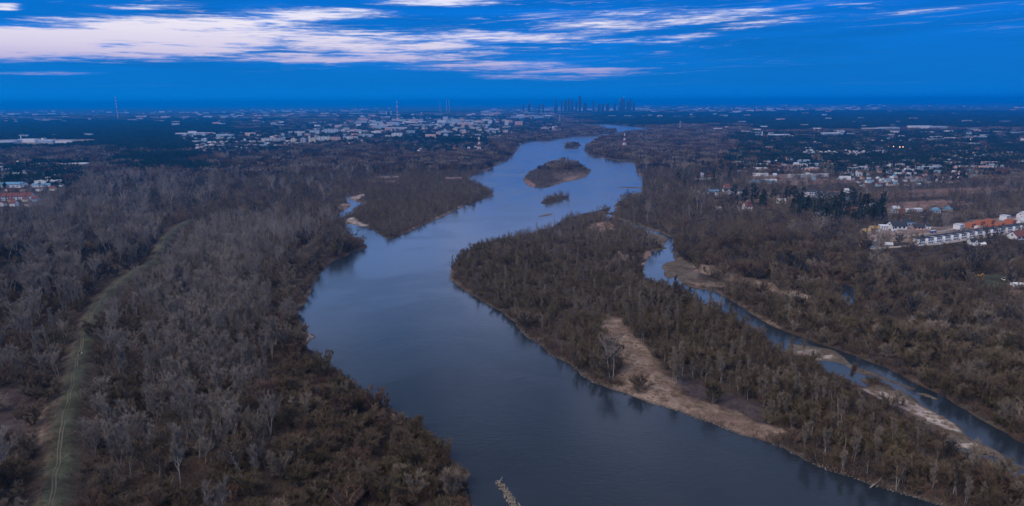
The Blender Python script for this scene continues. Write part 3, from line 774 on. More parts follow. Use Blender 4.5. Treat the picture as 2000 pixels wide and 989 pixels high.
def two(trcr, name, mb, mc):
    tr, cr = trcr
    return tr.mesh(name + '_trunk', [mb]), cr.mesh(name + '_crown', [mc])


def one(trcr, name, mb, mc):
    tr, cr = trcr
    M_ = Mesh()
    M_.v = tr.v + cr.v; M_.f = tr.f + [[i + tr.n for i in f] for f in cr.f]; M_.mi = [0] * len(tr.f) + [1] * len(cr.f); M_.n = tr.n + cr.n
    return M_.mesh(name, [mb, mc])


TW_PALE = bark('pale_twigs', (.225, .190, .158), (.330, .285, .240))
WOODS = {'pale': TW_PALE, 'brown': TW_BROWN, 'olive': TW_OLIVE, 'russet': TW_RUSSET, 'grey': TW_GREY, 'dark': TW_DARK}
# forms for single trees: (kind, tone, form) -> meshes
NEAR = {}
w_forms = [dict(seed=1), dict(seed=2, H=12.5, limbs=8, up=.4), dict(seed=3, H=9.5, W=6.2, limbs=11), dict(seed=4, H=11, W=4.6, limbs=7, up=.5)]
p_forms = [dict(seed=11), dict(seed=12, stems=1, H=21), dict(seed=13, stems=3, H=18, low=.42, fan=1), dict(seed=14, stems=2, H=19, low=.5, fan=1)]
y_forms = [dict(seed=21, stems=1, H=13, low=.25), dict(seed=22, stems=2, H=12, low=.3), dict(seed=23, stems=1, H=14.5, low=.35)]
# the crowns of one form share geometry; each tone is its own material on a copy of the mesh
for i, kw in enumerate(w_forms):
    g = willow(**kw)
    for tone in ('brown', 'olive', 'russet', 'grey'):
        NEAR['willow', tone, i] = two(g, 'willow', BK_BROWN, WOODS[tone])
for i, kw in enumerate(p_forms):
    g = poplar(**kw)
    for tone in ('grey', 'brown'): NEAR['poplar', tone, i] = two(g, 'poplar', BK_PALE, WOODS['pale' if tone == 'grey' else tone])
for i, kw in enumerate(y_forms):
    g = poplar(**kw)
    for tone in ('grey', 'brown'): NEAR['young', tone, i] = two(g, 'young_poplar', BK_PALE, WOODS[tone])
for i in range(3):
    g = shrub(31 + i)
    for tone in ('brown', 'olive', 'russet'): NEAR['bush', tone, i] = (None, g.mesh('bush', [WOODS[tone]]))
for i in range(3):
    NEAR['pine', 'green', i] = two(pine(41 + i, cone=(i == 2), W=3.4 if i < 2 else 2.6), 'pine', BK_BROWN, NEEDLES)


class Scatter:
    """uncountable vegetation: points that draw one of several forms each"""
    def __init__(s, name): s.name, s.forms, s.p, s.i, s.r, s.s = name, [], [], [], [], []

    def form(s, me):
        s.forms.append(me); return len(s.forms) - 1

    def add(s, p, i, r, sc): s.p.append(p); s.i.append(i); s.r.append(r); s.s.append(sc)

    def build(s, label, cat):
        coll = bpy.data.collections.new(s.name + '_forms')
        for k, me in enumerate(s.forms):
            o = bpy.data.objects.new(f'{s.name}_form_{chr(97 + k // 26)}{chr(97 + k % 26)}', me); coll.objects.link(o)
        me = bpy.data.meshes.new(s.name)
        me.vertices.add(len(s.p)); me.vertices.foreach_set('co', np.array(s.p, np.float32).ravel())
        at = me.attributes.new('form', 'INT', 'POINT'); at.data.foreach_set('value', np.array(s.i, np.int32))
        at = me.attributes.new('turn', 'FLOAT_VECTOR', 'POINT'); at.data.foreach_set('vector', np.array(s.r, np.float32).ravel())
        at = me.attributes.new('size', 'FLOAT_VECTOR', 'POINT'); at.data.foreach_set('vector', np.array(s.s, np.float32).ravel())
        o = link(s.name, me)
        g = bpy.data.node_groups.new(s.name + '_nodes', 'GeometryNodeTree')
        g.interface.new_socket('Geometry', in_out='INPUT', socket_type='NodeSocketGeometry'); g.interface.new_socket('Geometry', in_out='OUTPUT', socket_type='NodeSocketGeometry')
        gi = g.nodes.new('NodeGroupInput'); go = g.nodes.new('NodeGroupOutput')
        ci = g.nodes.new('GeometryNodeCollectionInfo'); ci.inputs['Collection'].default_value = coll; ci.inputs['Separate Children'].default_value = True; ci.inputs['Reset Children'].default_value = True
        ip = g.nodes.new('GeometryNodeInstanceOnPoints'); ip.inputs['Pick Instance'].default_value = True

        def attr(n, t):
            a = g.nodes.new('GeometryNodeInputNamedAttribute'); a.data_type = t; a.inputs['Name'].default_value = n; return a.outputs['Attribute']
        g.links.new(gi.outputs[0], ip.inputs['Points']); g.links.new(ci.outputs[0], ip.inputs['Instance'])
        g.links.new(attr('form', 'INT'), ip.inputs['Instance Index']); g.links.new(attr('turn', 'FLOAT_VECTOR'), ip.inputs['Rotation']); g.links.new(attr('size', 'FLOAT_VECTOR'), ip.inputs['Scale'])
        g.links.new(ip.outputs[0], go.inputs[0])
        md = o.modifiers.new('scatter', 'NODES'); md.node_group = g
        tag(o, label, cat, None, 'stuff')
        return o


# ---- which trees stand where (outlines on the photograph, first match wins): mix of (kind, tone, weight), size, gap factor
MIXES = [
    (poly((-200, 402), (150, 398), (165, 424), (-200, 436)), [('willow', 'dark', .7), ('willow', 'grey', .3)], .7, .95),
    (poly((1640, 484), (1720, 492), (1830, 482), (1990, 458), (2150, 440), (2150, 545), (1890, 530), (1760, 530), (1660, 505)), [('willow', 'brown', .5), ('bush', 'brown', .25), ('willow', 'dark', .25)], .55, .9),
    (poly((1870, 560), (1905, 552), (1966, 566), (2100, 560), (2100, 650), (1880, 625)), [('willow', 'brown', .6), ('young', 'brown', .4)], .62, .9),
    (poly((1632, 594), (1655, 606), (1672, 596), (1690, 610), (1690, 650), (1630, 645)), [('willow', 'brown', .6), ('bush', 'brown', .4)], .5, .9),
    (poly((288, 700), (285, 640), (340, 590), (410, 560), (490, 590), (500, 660), (480, 770), (400, 800), (330, 790)), [('poplar', 'grey', .8), ('willow', 'brown', .2)], .86, .85),
    (poly((205, 560), (260, 540), (330, 500), (420, 440), (520, 420), (600, 440), (600, 500), (500, 560), (400, 570), (310, 620), (215, 620)), [('poplar', 'grey', .62), ('willow', 'grey', .2), ('willow', 'brown', .18)], .80, 1.0),
    (poly((150, 770), (200, 720), (330, 700), (460, 760), (500, 830), (460, 990), (200, 1000), (170, 900)), [('poplar', 'grey', .30), ('poplar', 'brown', .08), ('willow', 'brown', .32), ('willow', 'olive', .12), ('willow', 'grey', .18)], .92, 1.05),
    (poly((-300, 640), (0, 612), (200, 570), (215, 600), (165, 690), (120, 760), (-200, 790)), [('willow', 'brown', .45), ('poplar', 'grey', .22), ('willow', 'russet', .18), ('willow', 'olive', .15)], .95, 1.0),
    (poly((-400, 440), (60, 410), (330, 430), (320, 480), (300, 520), (215, 575), (0, 612), (-400, 640)), [('willow', 'dark', .66), ('fan', 'grey', .26), ('willow', 'brown', .08)], 1.3, 1.3),
    (poly((-400, 340), (180, 345), (420, 350), (420, 400), (330, 432), (60, 412), (-400, 440)), [('willow', 'dark', .70), ('fan', 'grey', .10), ('willow', 'grey', .20)], 1.35, 1.35),
    (poly((683, 450), (660, 380), (740, 345), (920, 340), (970, 380), (755, 470)), [('willow', 'brown', .7), ('willow', 'russet', .12), ('young', 'brown', .08), ('willow', 'olive', .1)], .72, .85),
    (poly((1215, 610), (1300, 570), (1400, 600), (1560, 690), (1700, 770), (1860, 890), (1960, 960), (2150, 1080), (1900, 1040), (1500, 880), (1330, 790), (1280, 700)), [('young', 'grey', .26), ('young', 'brown', .20), ('willow', 'brown', .34), ('willow', 'olive', .2)], .95, .80),
    (poly((870, 540), (890, 480), (1000, 450), (1100, 500), (1180, 600), (1210, 770), (1100, 720), (980, 620)), [('willow', 'olive', .38), ('willow', 'brown', .47), ('young', 'grey', .15)], .82, .9),
    (poly((980, 470), (1075, 440), (1200, 405), (1290, 470), (1260, 560), (1340, 590), (1290, 690), (1180, 620), (1080, 520)), [('willow', 'brown', .62), ('young', 'grey', .2), ('willow', 'olive', .1), ('willow', 'grey', .08)], .76, .85),
    (poly((1395, 570), (1500, 560), (1640, 600), (1760, 640), (2000, 700), (2150, 760), (2150, 940), (2000, 868), (1740, 722), (1560, 655), (1480, 620)), [('willow', 'brown', .58), ('willow', 'olive', .26), ('willow', 'grey', .16)], 1.12, 1.08),
    (poly((1300, 500), (1320, 440), (1500, 440), (1660, 560), (1400, 560), (1330, 520)), [('willow', 'brown', .62), ('willow', 'dark', .2), ('willow', 'russet', .18)], 1.3, 1.25),
    (poly((1020, 370), (1020, 310), (1160, 310), (1160, 370)), [('bush', 'brown', .6), ('willow', 'brown', .4)], .55, .7),
    (poly((1050, 402), (1050, 380), (1120, 380), (1120, 402)), [('willow', 'brown', 1.0)], .85, .8),
    (poly((500, 690), (700, 700), (960, 990), (960, 1300), (150, 1300), (180, 1000), (480, 990), (510, 830)), [('willow', 'brown', .52), ('willow', 'olive', .18), ('willow', 'russet', .2), ('willow', 'grey', .1)], .95, .95),
]
DEFAULT = [('willow', 'brown', .46), ('willow', 'dark', .26), ('willow', 'grey', .15), ('willow', 'russet', .1), ('fan', 'grey', .03)]
FAR_PINE = [poly((1450, 215), (2200, 205), (2200, 250), (1450, 258)), poly((-200, 235), (420, 235), (520, 258), (380, 292), (260, 300), (190, 292), (-200, 300)), poly((780, 262), (960, 258), (960, 275), (800, 285)), poly((1150, 222), (1500, 220), (1500, 246), (1150, 246)), poly((250, 308), (360, 300), (370, 330), (300, 338))]


def pick(mix, u):
    s = 0
    for k, t, w in mix:
        s += w
        if u <= s: return k, t
    return mix[-1][:2]


def plant():
    rng = np.random.default_rng(5)
    rows = []
    d = 150.0
    while d < 1500:
        s = 5.6 * (1.0 if d < 700 else 1.0 + (d - 700) / 1600)
        a = np.arange(-.80, .80, s / d)
        a = a + rng.uniform(-.5, .5, len(a)) * s / d * .95
        dd = d + rng.uniform(-.5, .5, len(a)) * s * .95
        rows.append(np.column_stack([dd * np.sin(a), dd * np.cos(a), np.full(len(a), s)]))
        d += s
    T = np.vstack(rows); P = T[:, :2]
    keep = np.zeros(len(P)); pin = np.zeros(len(P)); h = np.zeros(len(P)); land = np.zeros(len(P))
    for i in range(0, len(P), 100000): _, keep[i:i + 100000], pin[i:i + 100000], h[i:i + 100000], land[i:i + 100000] = cover_at(P[i:i + 100000])
    zone = np.full(len(P), -1)
    Pw = P + (np.column_stack([vnoise(P + 600, 38.0), vnoise(P + 750, 38.0)]) - .5) * 44 + (np.column_stack([vnoise(P + 610, 12.0), vnoise(P + 760, 12.0)]) - .5) * 16
    for k in range(len(MIXES) - 1, -1, -1): zone[inside(Pw, MIXES[k][0])] = k
    clus = vnoise(P + 400, 26.0)
    msd = np.minimum(sdf(P, MUD[0]), sdf(P, MUD[1]))
    tongue = msd < 20
    pl = []
    for a_, b_ in zip(PATH[:-1], PATH[1:]):
        for t_ in np.linspace(0, 1, 12, endpoint=False): pl.append(a_ + (b_ - a_) * t_)
    pl = np.array(pl); lx, ly, lw = to_px(np.column_stack([pl, np.full(len(pl), 4.6)]))
    u = rng.random((len(P), 6))
    ok = (u[:, 0] < keep)
    singles, rest = [], []
    px, py, w = to_px(np.column_stack([P, h]))
    for i in np.nonzero(ok)[0]:
        z = zone[i]
        mix, size, gap = (MIXES[z][1], MIXES[z][2], MIXES[z][3]) if z >= 0 else (DEFAULT, 1.25, 1.22)
        if u[i, 1] > 1.0 / (gap * 1.18) ** 2 * (0.72 if z < 0 else .8) * (T[i, 2] / 5.6) ** .6: continue
        if pin[i] >= 0 and u[i, 2] < pin[i]: kind, tone = 'pine', 'green'
        else: kind, tone = pick(mix, (u[i, 2] * 7.31 + clus[i] * .55) % 1.0 if kind_mix(mix) else u[i, 2])
        sc = size * (0.70 + .60 * u[i, 3] ** 1.3) * (.80 + .40 * clus[i])
        fan = kind == 'fan'
        if fan: kind = 'poplar'
        if land[i] < 9 and kind == 'poplar': kind, tone = 'willow', 'brown'
        if land[i] < 6: sc *= .82
        if pin[i] >= 0 and keep[i] < .55: sc *= .5
        if tongue[i] and px[i] < 1060 + (py[i] - 440) * 1.9: sc *= .28 + .72 * max(0, msd[i]) / 20
        if px[i] < 420 and py[i] > 430:   # the clearing beside the dyke is kept low
            near = np.abs(lx - px[i]) < 2.2 * TALLW[kind] * sc * F / w[i] * .5 + 3
            if near.any():
                yy = ly[near].max()
                hp = TALL[kind] * sc * F / w[i]
                if py[i] > yy > py[i] - hp * .97 and u[i, 5] > .10:
                    sc *= (py[i] - yy) / hp * .96
                    if sc < .30: continue
        if kind == 'willow' and u[i, 4] < .16: kind, tone = 'bush', (tone if tone in ('brown', 'olive', 'russet') else 'brown')
        rec = (P[i, 0], P[i, 1], h[i], kind, tone, sc, u[i, 5] * 2 * PI, (2 + 4 * (int(u[i, 4] * 7919) % 3) + int(u[i, 4] * 977) % 2) if fan and kind == 'poplar' else int(u[i, 4] * 7919) % 12, land[i], px[i], py[i], w[i])
        rest.append(rec)
    return rest


def kind_mix(mix): return len(mix) > 2


FORMN = {'fan': 4, 'willow': 4, 'poplar': 4, 'young': 3, 'bush': 3, 'pine': 3}
TALL = {'fan': 18.0, 'willow': 11.0, 'poplar': 22.0, 'young': 13.0, 'bush': 4.0, 'pine': 15.0}
TALLW = {'fan': 9.0, 'willow': 9.0, 'poplar': 6.0, 'young': 4.0, 'bush': 4.0, 'pine': 5.0}
WORDS = ['first', 'second', 'third', 'fourth', 'fifth', 'sixth', 'seventh', 'eighth', 'ninth', 'tenth', 'eleventh', 'twelfth', 'thirteenth', 'fourteenth', 'fifteenth', 'sixteenth', 'seventeenth', 'eighteenth', 'nineteenth', 'twentieth']


def ordinal(n):
    if n < 20: return WORDS[n]
    tens = ['', '', 'twenty', 'thirty', 'forty', 'fifty', 'sixty', 'seventy', 'eighty', 'ninety'][(n + 1) // 10 % 10]
    r = (n + 1) % 10
    return (tens + '-' + WORDS[r - 1]) if r else {'twenty': 'twentieth', 'thirty': 'thirtieth', 'forty': 'fortieth', 'fifty': 'fiftieth', 'sixty': 'sixtieth'}.get(tens, tens + 'th')


def place_of(x, y, land, px, py):
    """where a tree stands, in words one can find in the photograph"""
    P = np.array([[x, y]])
    dk = seg_dist(P, PATH[:-1], PATH[1:])[0]
    pth = np.interp(y, PATH[::-1, 1], PATH[::-1, 0])
    if px < 960 and py > 400:
        if dk < 22: return ('just left of the grassy dyke' if x < pth else 'just right of the grassy dyke')
        if x < pth: return 'in the wood left of the grassy dyke'
        if land < 14: return 'on the left bank waterline'
        return 'in the left bank wood ' + ('near the river' if px > 560 else 'near the dyke')
    if px < 1215 + (py - 600) * 1.55 + 60 * 0 and px > 870:
        if land < 14: return 'at the shore of the central wooded tongue'
        return 'on the central wooded tongue'
    if land < 14: return 'at the water of the side channel'
    if py < 500: return 'among the houses beyond the side channel'
    return 'in the wood beyond the side channel'


def grow():
    trees = plant()
    near = {}
    for k, t in enumerate(trees): near.setdefault('poplar' if t[3] == 'young' else t[3], []).append(k)
    chosen = set()
    for kind, cap in (('willow', 280), ('poplar', 240), ('bush', 90), ('pine', 90)):
        L = [k for k in near.get(kind, []) if -25 < trees[k][9] < 2025 and 180 < trees[k][10] - 0.6 * TALL[trees[k][3]] * trees[k][5] * F / trees[k][11] < 985]
        L.sort(key=lambda k: -TALL[trees[k][3]] * trees[k][5] / trees[k][11] * (1.2 if kind == 'poplar' else 1))
        chosen |= set(L[:cap])
    # --- the rest
    S = Scatter('woodland'); U = Scatter('undergrowth'); PN = Scatter('distant_pines')
    mid = {}
    for (kind, tone, i) in list(NEAR):
        if kind in ('bush', 'pine'): continue
    lod = {}

    def form(sc, key, make):
        k = (sc.name,) + key
        if k not in lod: lod[k] = sc.form(make())
        return lod[k]

    gen = {}

    def geom(kind, i, q):
        if (kind, i, q) not in gen:
            kw = dict({'willow': w_forms, 'poplar': p_forms, 'young': y_forms}[kind][i]) if kind in ('willow', 'poplar', 'young') else {}
            gen[kind, i, q] = {'willow': lambda: willow(q=q, **kw), 'poplar': lambda: poplar(q=q, **kw), 'young': lambda: poplar(q=q, **kw), 'bush': lambda: (None, shrub(31 + i, q)), 'pine': lambda: pine(41 + i, q, cone=(i == 2), W=3.4 if i < 2 else 2.6)}[kind]()
        return gen[kind, i, q]

    for k, t in enumerate(trees):
        if k in chosen: continue
        x, y, h, kind, tone, sc, rz, fi, land, px, py, w = t
        i = fi % FORMN[kind]
        q = 1.0 if w < 360 else (0.5 if w < 720 else 0.25)
        if kind == 'bush': q = .5 if w < 450 else .25
        if kind == 'pine': q = .6 if w < 900 else .35
        size = (sc * (1 + .12 * math.sin(fi * 3)), sc, sc * (1 + .15 * math.cos(fi * 5)))
        if kind == 'bush':
            U.add((x, y, h), form(U, (kind, tone, i, q), lambda: geom(kind, i, q)[1].mesh('bush', [WOODS[tone]])), (0, 0, rz), size)
        elif kind == 'pine':
            PN.add((x, y, h), form(PN, (kind, i, q), lambda: one(geom(kind, i, q), 'pine', BK_BROWN, NEEDLES)), (0, 0, rz), size)
        else:
            S.add((x, y, h), form(S, (kind, tone, i, q), lambda: one(geom(kind, i, q), kind, BK_BROWN if kind == 'willow' else BK_PALE, WOODS['pale' if (kind, tone) == ('poplar', 'grey') else tone])), (0, 0, rz), size)
    # --- brush between the trees, reeds along open ground
    rng = np.random.default_rng(9)
    reed = Scatter('dry_reeds')
    rf = []
    for i in range(3):
        g = Mesh(); n = 90; a = rng.uniform(0, 2 * PI, n); r = np.sqrt(rng.random(n)) * 1.3
        A = np.column_stack([np.cos(a) * r, np.sin(a) * r, np.full(n, -.1)]); B = A + np.column_stack([rng.normal(size=n) * .3, rng.normal(size=n) * .3, rng.uniform(.5, 1.3, n)])
        g.tris(A, B, .12, rng); rf.append(reed.form(g.mesh('reed_tuft', [REED])))
    bf = []
    for i in range(3):
        g = shrub(61 + i, .3, 2.4, 2.2)
        bf.append(U.form(g.mesh('brush', [(TW_BROWN, TW_DARK, TW_RUSSET)[i]])))
    n = 120000
    dd = 170 * np.exp(rng.random(n) ** .8 * math.log(900 / 170)); a = rng.uniform(-.76, .76, n)
    P = np.column_stack([dd * np.sin(a), dd * np.cos(a)])
    c, keep, pn, h, land = cover_at(P)
    u = rng.random(n)
    for i in range(n):
        if land[i] > .7 and land[i] < 7 and keep[i] > .3 and u[i] < .8:
            s = .9 + 1.0 * ((u[i] * 37) % 1); U.add((P[i, 0], P[i, 1], h[i]), bf[i % 3], (0, 0, u[i] * 40), (s, s, s))
        elif keep[i] > .6 and land[i] > 1.5 and u[i] < .26:
            s = .6 + .9 * rng.random(); U.add((P[i, 0], P[i, 1], h[i]), bf[i % 3], (0, 0, u[i] * 40), (s, s, s))
        elif land[i] > 1.2 and c[i, 0] > .13 and c[i, 0] < .34 and u[i] < .3:
            s = .4 + .8 * rng.random(); reed.add((P[i, 0], P[i, 1], h[i]), rf[i % 3], (0, 0, u[i] * 40), (s, s, s))
        elif land[i] > 1.2 and keep[i] < .3 and c[i, 0] < .13 and c[i, 1] < c[i, 0] and u[i] < .14:
            s = .35 + .5 * rng.random(); U.add((P[i, 0], P[i, 1], h[i]), bf[i % 3], (0, 0, u[i] * 40), (s, s, s))
    reed.build('tufts of pale dry reed on the clearings and gravel banks', 'reeds')
    # --- far woods in clumps
    gv = [S.form(grove(70 + i, H=9 + i % 3 * 2).mesh('grove', [(TW_BROWN, TW_DARK, TW_GREY, TW_BROWN, TW_DARK, TW_RUSSET)[i]])) for i in range(6)]
    gp = [PN.form(grove(80 + i, H=12, n=17).mesh('pine_grove', [NEEDLES])) for i in range(3)]
    d = 1500.0
    rows = []
    while d < 11000:
        s = 19.0 * max(1.0, d / 2600)
        a = np.arange(-.80, .80, s / d); a = a + rng.uniform(-.5, .5, len(a)) * s / d
        r = d + rng.uniform(-.5, .5, len(a)) * s
        rows.append(np.column_stack([r * np.sin(a), r * np.cos(a), np.full(len(a), s / 19.0)])); d += s
    T = np.vstack(rows); P = T[:, :2]
    c, keep, pn, h, land = cover_at(P)
    fp = np.zeros(len(P), bool)
    for q in FAR_PINE: fp |= inside(P + np.column_stack([vnoise(P + 70, 160.0) - .5, vnoise(P + 170, 160.0) - .5]) * np.hypot(P[:, 0], P[:, 1])[:, None] * .10, q)
    big = vnoise(P + 900, 420.0); sm = vnoise(P + 300, 90.0)
    for i in range(len(P)):
        s = T[i, 2]
        if land[i] < 3 + 11 * s or rng.random() > keep[i] * (1.0 if keep[i] < .99 else (.93 if big[i] > .3 else .55)): continue
        town = keep[i] < .5
        z = (.8 + .4 * rng.random()) * (.62 + .7 * sm[i]) * (.7 if town else 1.0)
        rz = rng.uniform(0, 6.28)
        if fp[i] or (pn[i] >= 0 and rng.random() < pn[i]) or (T[i, 2] > 2.2 and big[i] > .6):
            PN.add((P[i, 0], P[i, 1], h[i]), gp[i % 3], (0, 0, rz), (s * (.5 if town else 1), s * (.5 if town else 1), z))
        else:
            S.add((P[i, 0], P[i, 1], h[i]), gv[int(rng.random() * 6)], (0, 0, rz), (s * (.55 if town else 1), s * (.55 if town else 1), z))
    print('scatter', len(S.p), len(U.p), len(PN.p), len(S.forms), len(U.forms), len(PN.forms), 'single', len(chosen))
    S.build('bare brown and grey winter woodland covering the flood plain on both banks', 'woodland')
    U.build('low bare brushwood under and between the trees', 'undergrowth')
    PN.build('dark evergreen pine woods and garden pines across the plain', 'pine wood')
    # --- single trees, with names one can find
    look = {('willow', 'brown'): 'brown bare willow', ('willow', 'olive'): 'olive-tinged bare willow', ('willow', 'russet'): 'reddish bare willow', ('willow', 'grey'): 'greyish bare willow', ('willow', 'dark'): 'dark bare tree',
            ('poplar', 'grey'): 'pale grey poplar', ('poplar', 'brown'): 'brownish poplar', ('young', 'grey'): 'slim grey young poplar', ('young', 'brown'): 'slim brown young poplar',
            ('bush', 'brown'): 'low brown bush', ('bush', 'olive'): 'low olive bush', ('bush', 'russet'): 'low reddish bush', ('pine', 'green'): 'dark green pine'}
    cells = {}
    for k in sorted(chosen, key=lambda k: -trees[k][10]):
        t = trees[k]
        sz = t[5] / (.95 if t[3] == 'willow' else .85)
        adj = 'tall ' if sz > 1.12 else ('small ' if sz < .82 else '')
        if t[3] == 'bush': adj = ''
        fi = t[7] % FORMN[t[3]]
        if t[3] == 'poplar': adj += ('twin-stemmed ', '', 'multi-stemmed ', 'twin-stemmed ')[fi]
        key = (adj + look[t[3], t[4]], place_of(t[0], t[1], t[8], t[9], t[10]))
        cells.setdefault(key, []).append(k)
    grp = {'willow': 'bare willows near the river', 'poplar': 'bare poplars above the brushwood', 'young': 'bare poplars above the brushwood', 'bush': 'bushes between the trees', 'pine': 'dark pines beyond the side channel'}
    nm = {'willow': 'willow_tree', 'poplar': 'poplar_tree', 'young': 'poplar_tree', 'bush': 'bush', 'pine': 'pine_tree'}
    for (what, where), ks in cells.items():
        for n_, k in enumerate(ks):
            x, y, h, kind, tone, sc, rz, fi, land, px, py, w = trees[k]
            i = fi % FORMN[kind]
            if kind == 'willow' and tone == 'dark': tone = 'grey'
            tm, cm = NEAR[kind, tone, i]
            lab = f'{what} {where}' + ('' if len(ks) == 1 else f', {ordinal(n_)} from below')
            if kind == 'bush':
                o = link('bush', cm); o.location = (x, y, h); o.rotation_euler = (0, 0, rz)
            else:
                o = empty(nm[kind], (x, y, h), rz)
                link('trunk', tm, o); link('crown', cm, o)
            o.scale = (sc * (1 + .12 * math.sin(fi * 3)), sc, sc * (1 + .15 * math.cos(fi * 5)))
            tag(o, lab, {'willow': 'willow', 'poplar': 'poplar', 'young': 'poplar', 'bush': 'bush', 'pine': 'pine'}[kind], grp[kind])


grow()
# ------------------------------------------------------------------ buildings, masts and small things
WALL = {'white': material('white_render', (.72, .72, .72), .85, .2, .06, .5), 'cream': material('cream_render', (.62, .55, .44), .85, .2, .08, .5), 'grey': material('grey_render', (.42, .42, .43), .85, .2, .1, .5),
        'brick': material('bare_brick', (.42, .15, .085), .9, .1, .18, 1.5), 'pink': material('pink_render', (.62, .40, .36), .85, .2, .08, .5), 'tan': material('tan_render', (.55, .40, .28), .85, .2, .08, .5), 'pale blue': material('pale_blue_render', (.34, .46, .55), .8, .2, .06, .5)}
ROOF = {'red': material('red_roof_tiles', (.155, .062, .056), .85, .2, .2, 1.2), 'dark': material('dark_roof_tiles', (.035, .040, .050), .8, .3, .2, 1.2), 'brown': material('brown_roof_tiles', (.13, .075, .055), .85, .2, .2, 1.2),
        'blue': material('blue_metal_roof', (.10, .25, .38), .5, .4, .1, .5), 'pale grey': material('pale_grey_roof', (.46, .48, .50), .7, .3, .12, .5), 'yellow': material('bare_roof_timber', (.38, .27, .13), .85, .2, .15, 1.0), 'white': material('white_roof_sheet', (.72, .74, .76), .6, .3, .08, .5)}
PANE = material('dark_window_pane', (.025, .03, .04), .25, .5, .1, .5)
STEEL = material('grey_steel', (.32, .34, .36), .5, .4, .1, .5, .3)
MRED = material('red_mast_paint', (.24, .055, .05), .6, .3, .08, .4); MWHITE = material('white_mast_paint', (.75, .75, .75), .6, .3, .08, .4)
DOORM = material('brown_door_wood', (.12, .07, .045), .7, .3, .2, 1.5)
CONC = material('weathered_concrete', (.40, .40, .40), .9, .2, .15, .3)
SKYG = material('tower_glass', (.035, .045, .065), .35, .5, .15, .02)


class Box:
    """collects boxes, prisms and bars into one part"""
    def __init__(s): s.v, s.f = [], []

    def box(s, x0, x1, y0, y1, z0, z1):
        b = len(s.v)
        s.v += [(x0, y0, z0), (x1, y0, z0), (x1, y1, z0), (x0, y1, z0), (x0, y0, z1), (x1, y0, z1), (x1, y1, z1), (x0, y1, z1)]
        s.f += [tuple(b + i for i in q) for q in ((0, 3, 2, 1), (4, 5, 6, 7), (0, 1, 5, 4), (1, 2, 6, 5), (2, 3, 7, 6), (3, 0, 4, 7))]
        return s

    def prism(s, prof, x0, x1):
        """a (y, z) outline drawn out along x"""
        b, n = len(s.v), len(prof)
        s.v += [(x0, y, z) for y, z in prof] + [(x1, y, z) for y, z in prof]
        s.f += [tuple(b + i for i in range(n))[::-1], tuple(b + n + i for i in range(n))]
        s.f += [(b + i, b + (i + 1) % n, b + n + (i + 1) % n, b + n + i) for i in range(n)]
        return s

    def prism_y(s, prof, y0, y1):
        b, n = len(s.v), len(prof)
        s.v += [(x, y0, z) for x, z in prof] + [(x, y1, z) for x, z in prof]
        s.f += [tuple(b + i for i in range(n)), tuple(b + n + i for i in range(n))[::-1]]
        s.f += [(b + i, b + n + i, b + n + (i + 1) % n, b + (i + 1) % n) for i in range(n)]
        return s

    def lathe(s, prof, n=12, cx=0, cy=0):
        b = len(s.v)
        for r, z in prof:
            for k in range(n): s.v.append((cx + r * math.cos(2 * PI * k / n), cy + r * math.sin(2 * PI * k / n), z))
        for i in range(len(prof) - 1):
            for k in range(n): s.f.append((b + i * n + k, b + i * n + (k + 1) % n, b + (i + 1) * n + (k + 1) % n, b + (i + 1) * n + k))
        s.f += [tuple(b + k for k in range(n))[::-1], tuple(b + (len(prof) - 1) * n + k for k in range(n))]
        return s

    def bar(s, a, b_, w):
        a, b_ = np.array(a, float), np.array(b_, float); d = unit(b_ - a)
        p = np.cross(d, [0.3, .2, .93] if abs(d[2]) < .9 else [1, 0, 0]); p = unit(p) * w / 2; q = unit(np.cross(d, p)) * w / 2
        b = len(s.v)
        s.v += [tuple(c + o) for c in (a, b_) for o in (p + q, p - q, -p - q, -p + q)]
        s.f += [tuple(b + i for i in t) for t in ((0, 1, 2, 3), (7, 6, 5, 4), (0, 4, 5, 1), (1, 5, 6, 2), (2, 6, 7, 3), (3, 7, 4, 0))]
        return s

    def mesh(s, name, mat=None):
        me = bpy.data.meshes.new(name); me.from_pydata(s.v, [], s.f)
        if mat: me.materials.append(mat)
        return me


def paint(o, mat):
    """a copy's own paint on shared mesh data"""
    o.material_slots[0].link = 'OBJECT'; o.material_slots[0].material = mat


def at(px, py):
    p = ground_at(px, py, 1.4)
    return p[0], p[1], float(height(np.array([[p[0], p[1]]]))[0])


def metres(px, py): return to_px(np.array([ground_at(px, py, 1.4)]))[2][0] / F


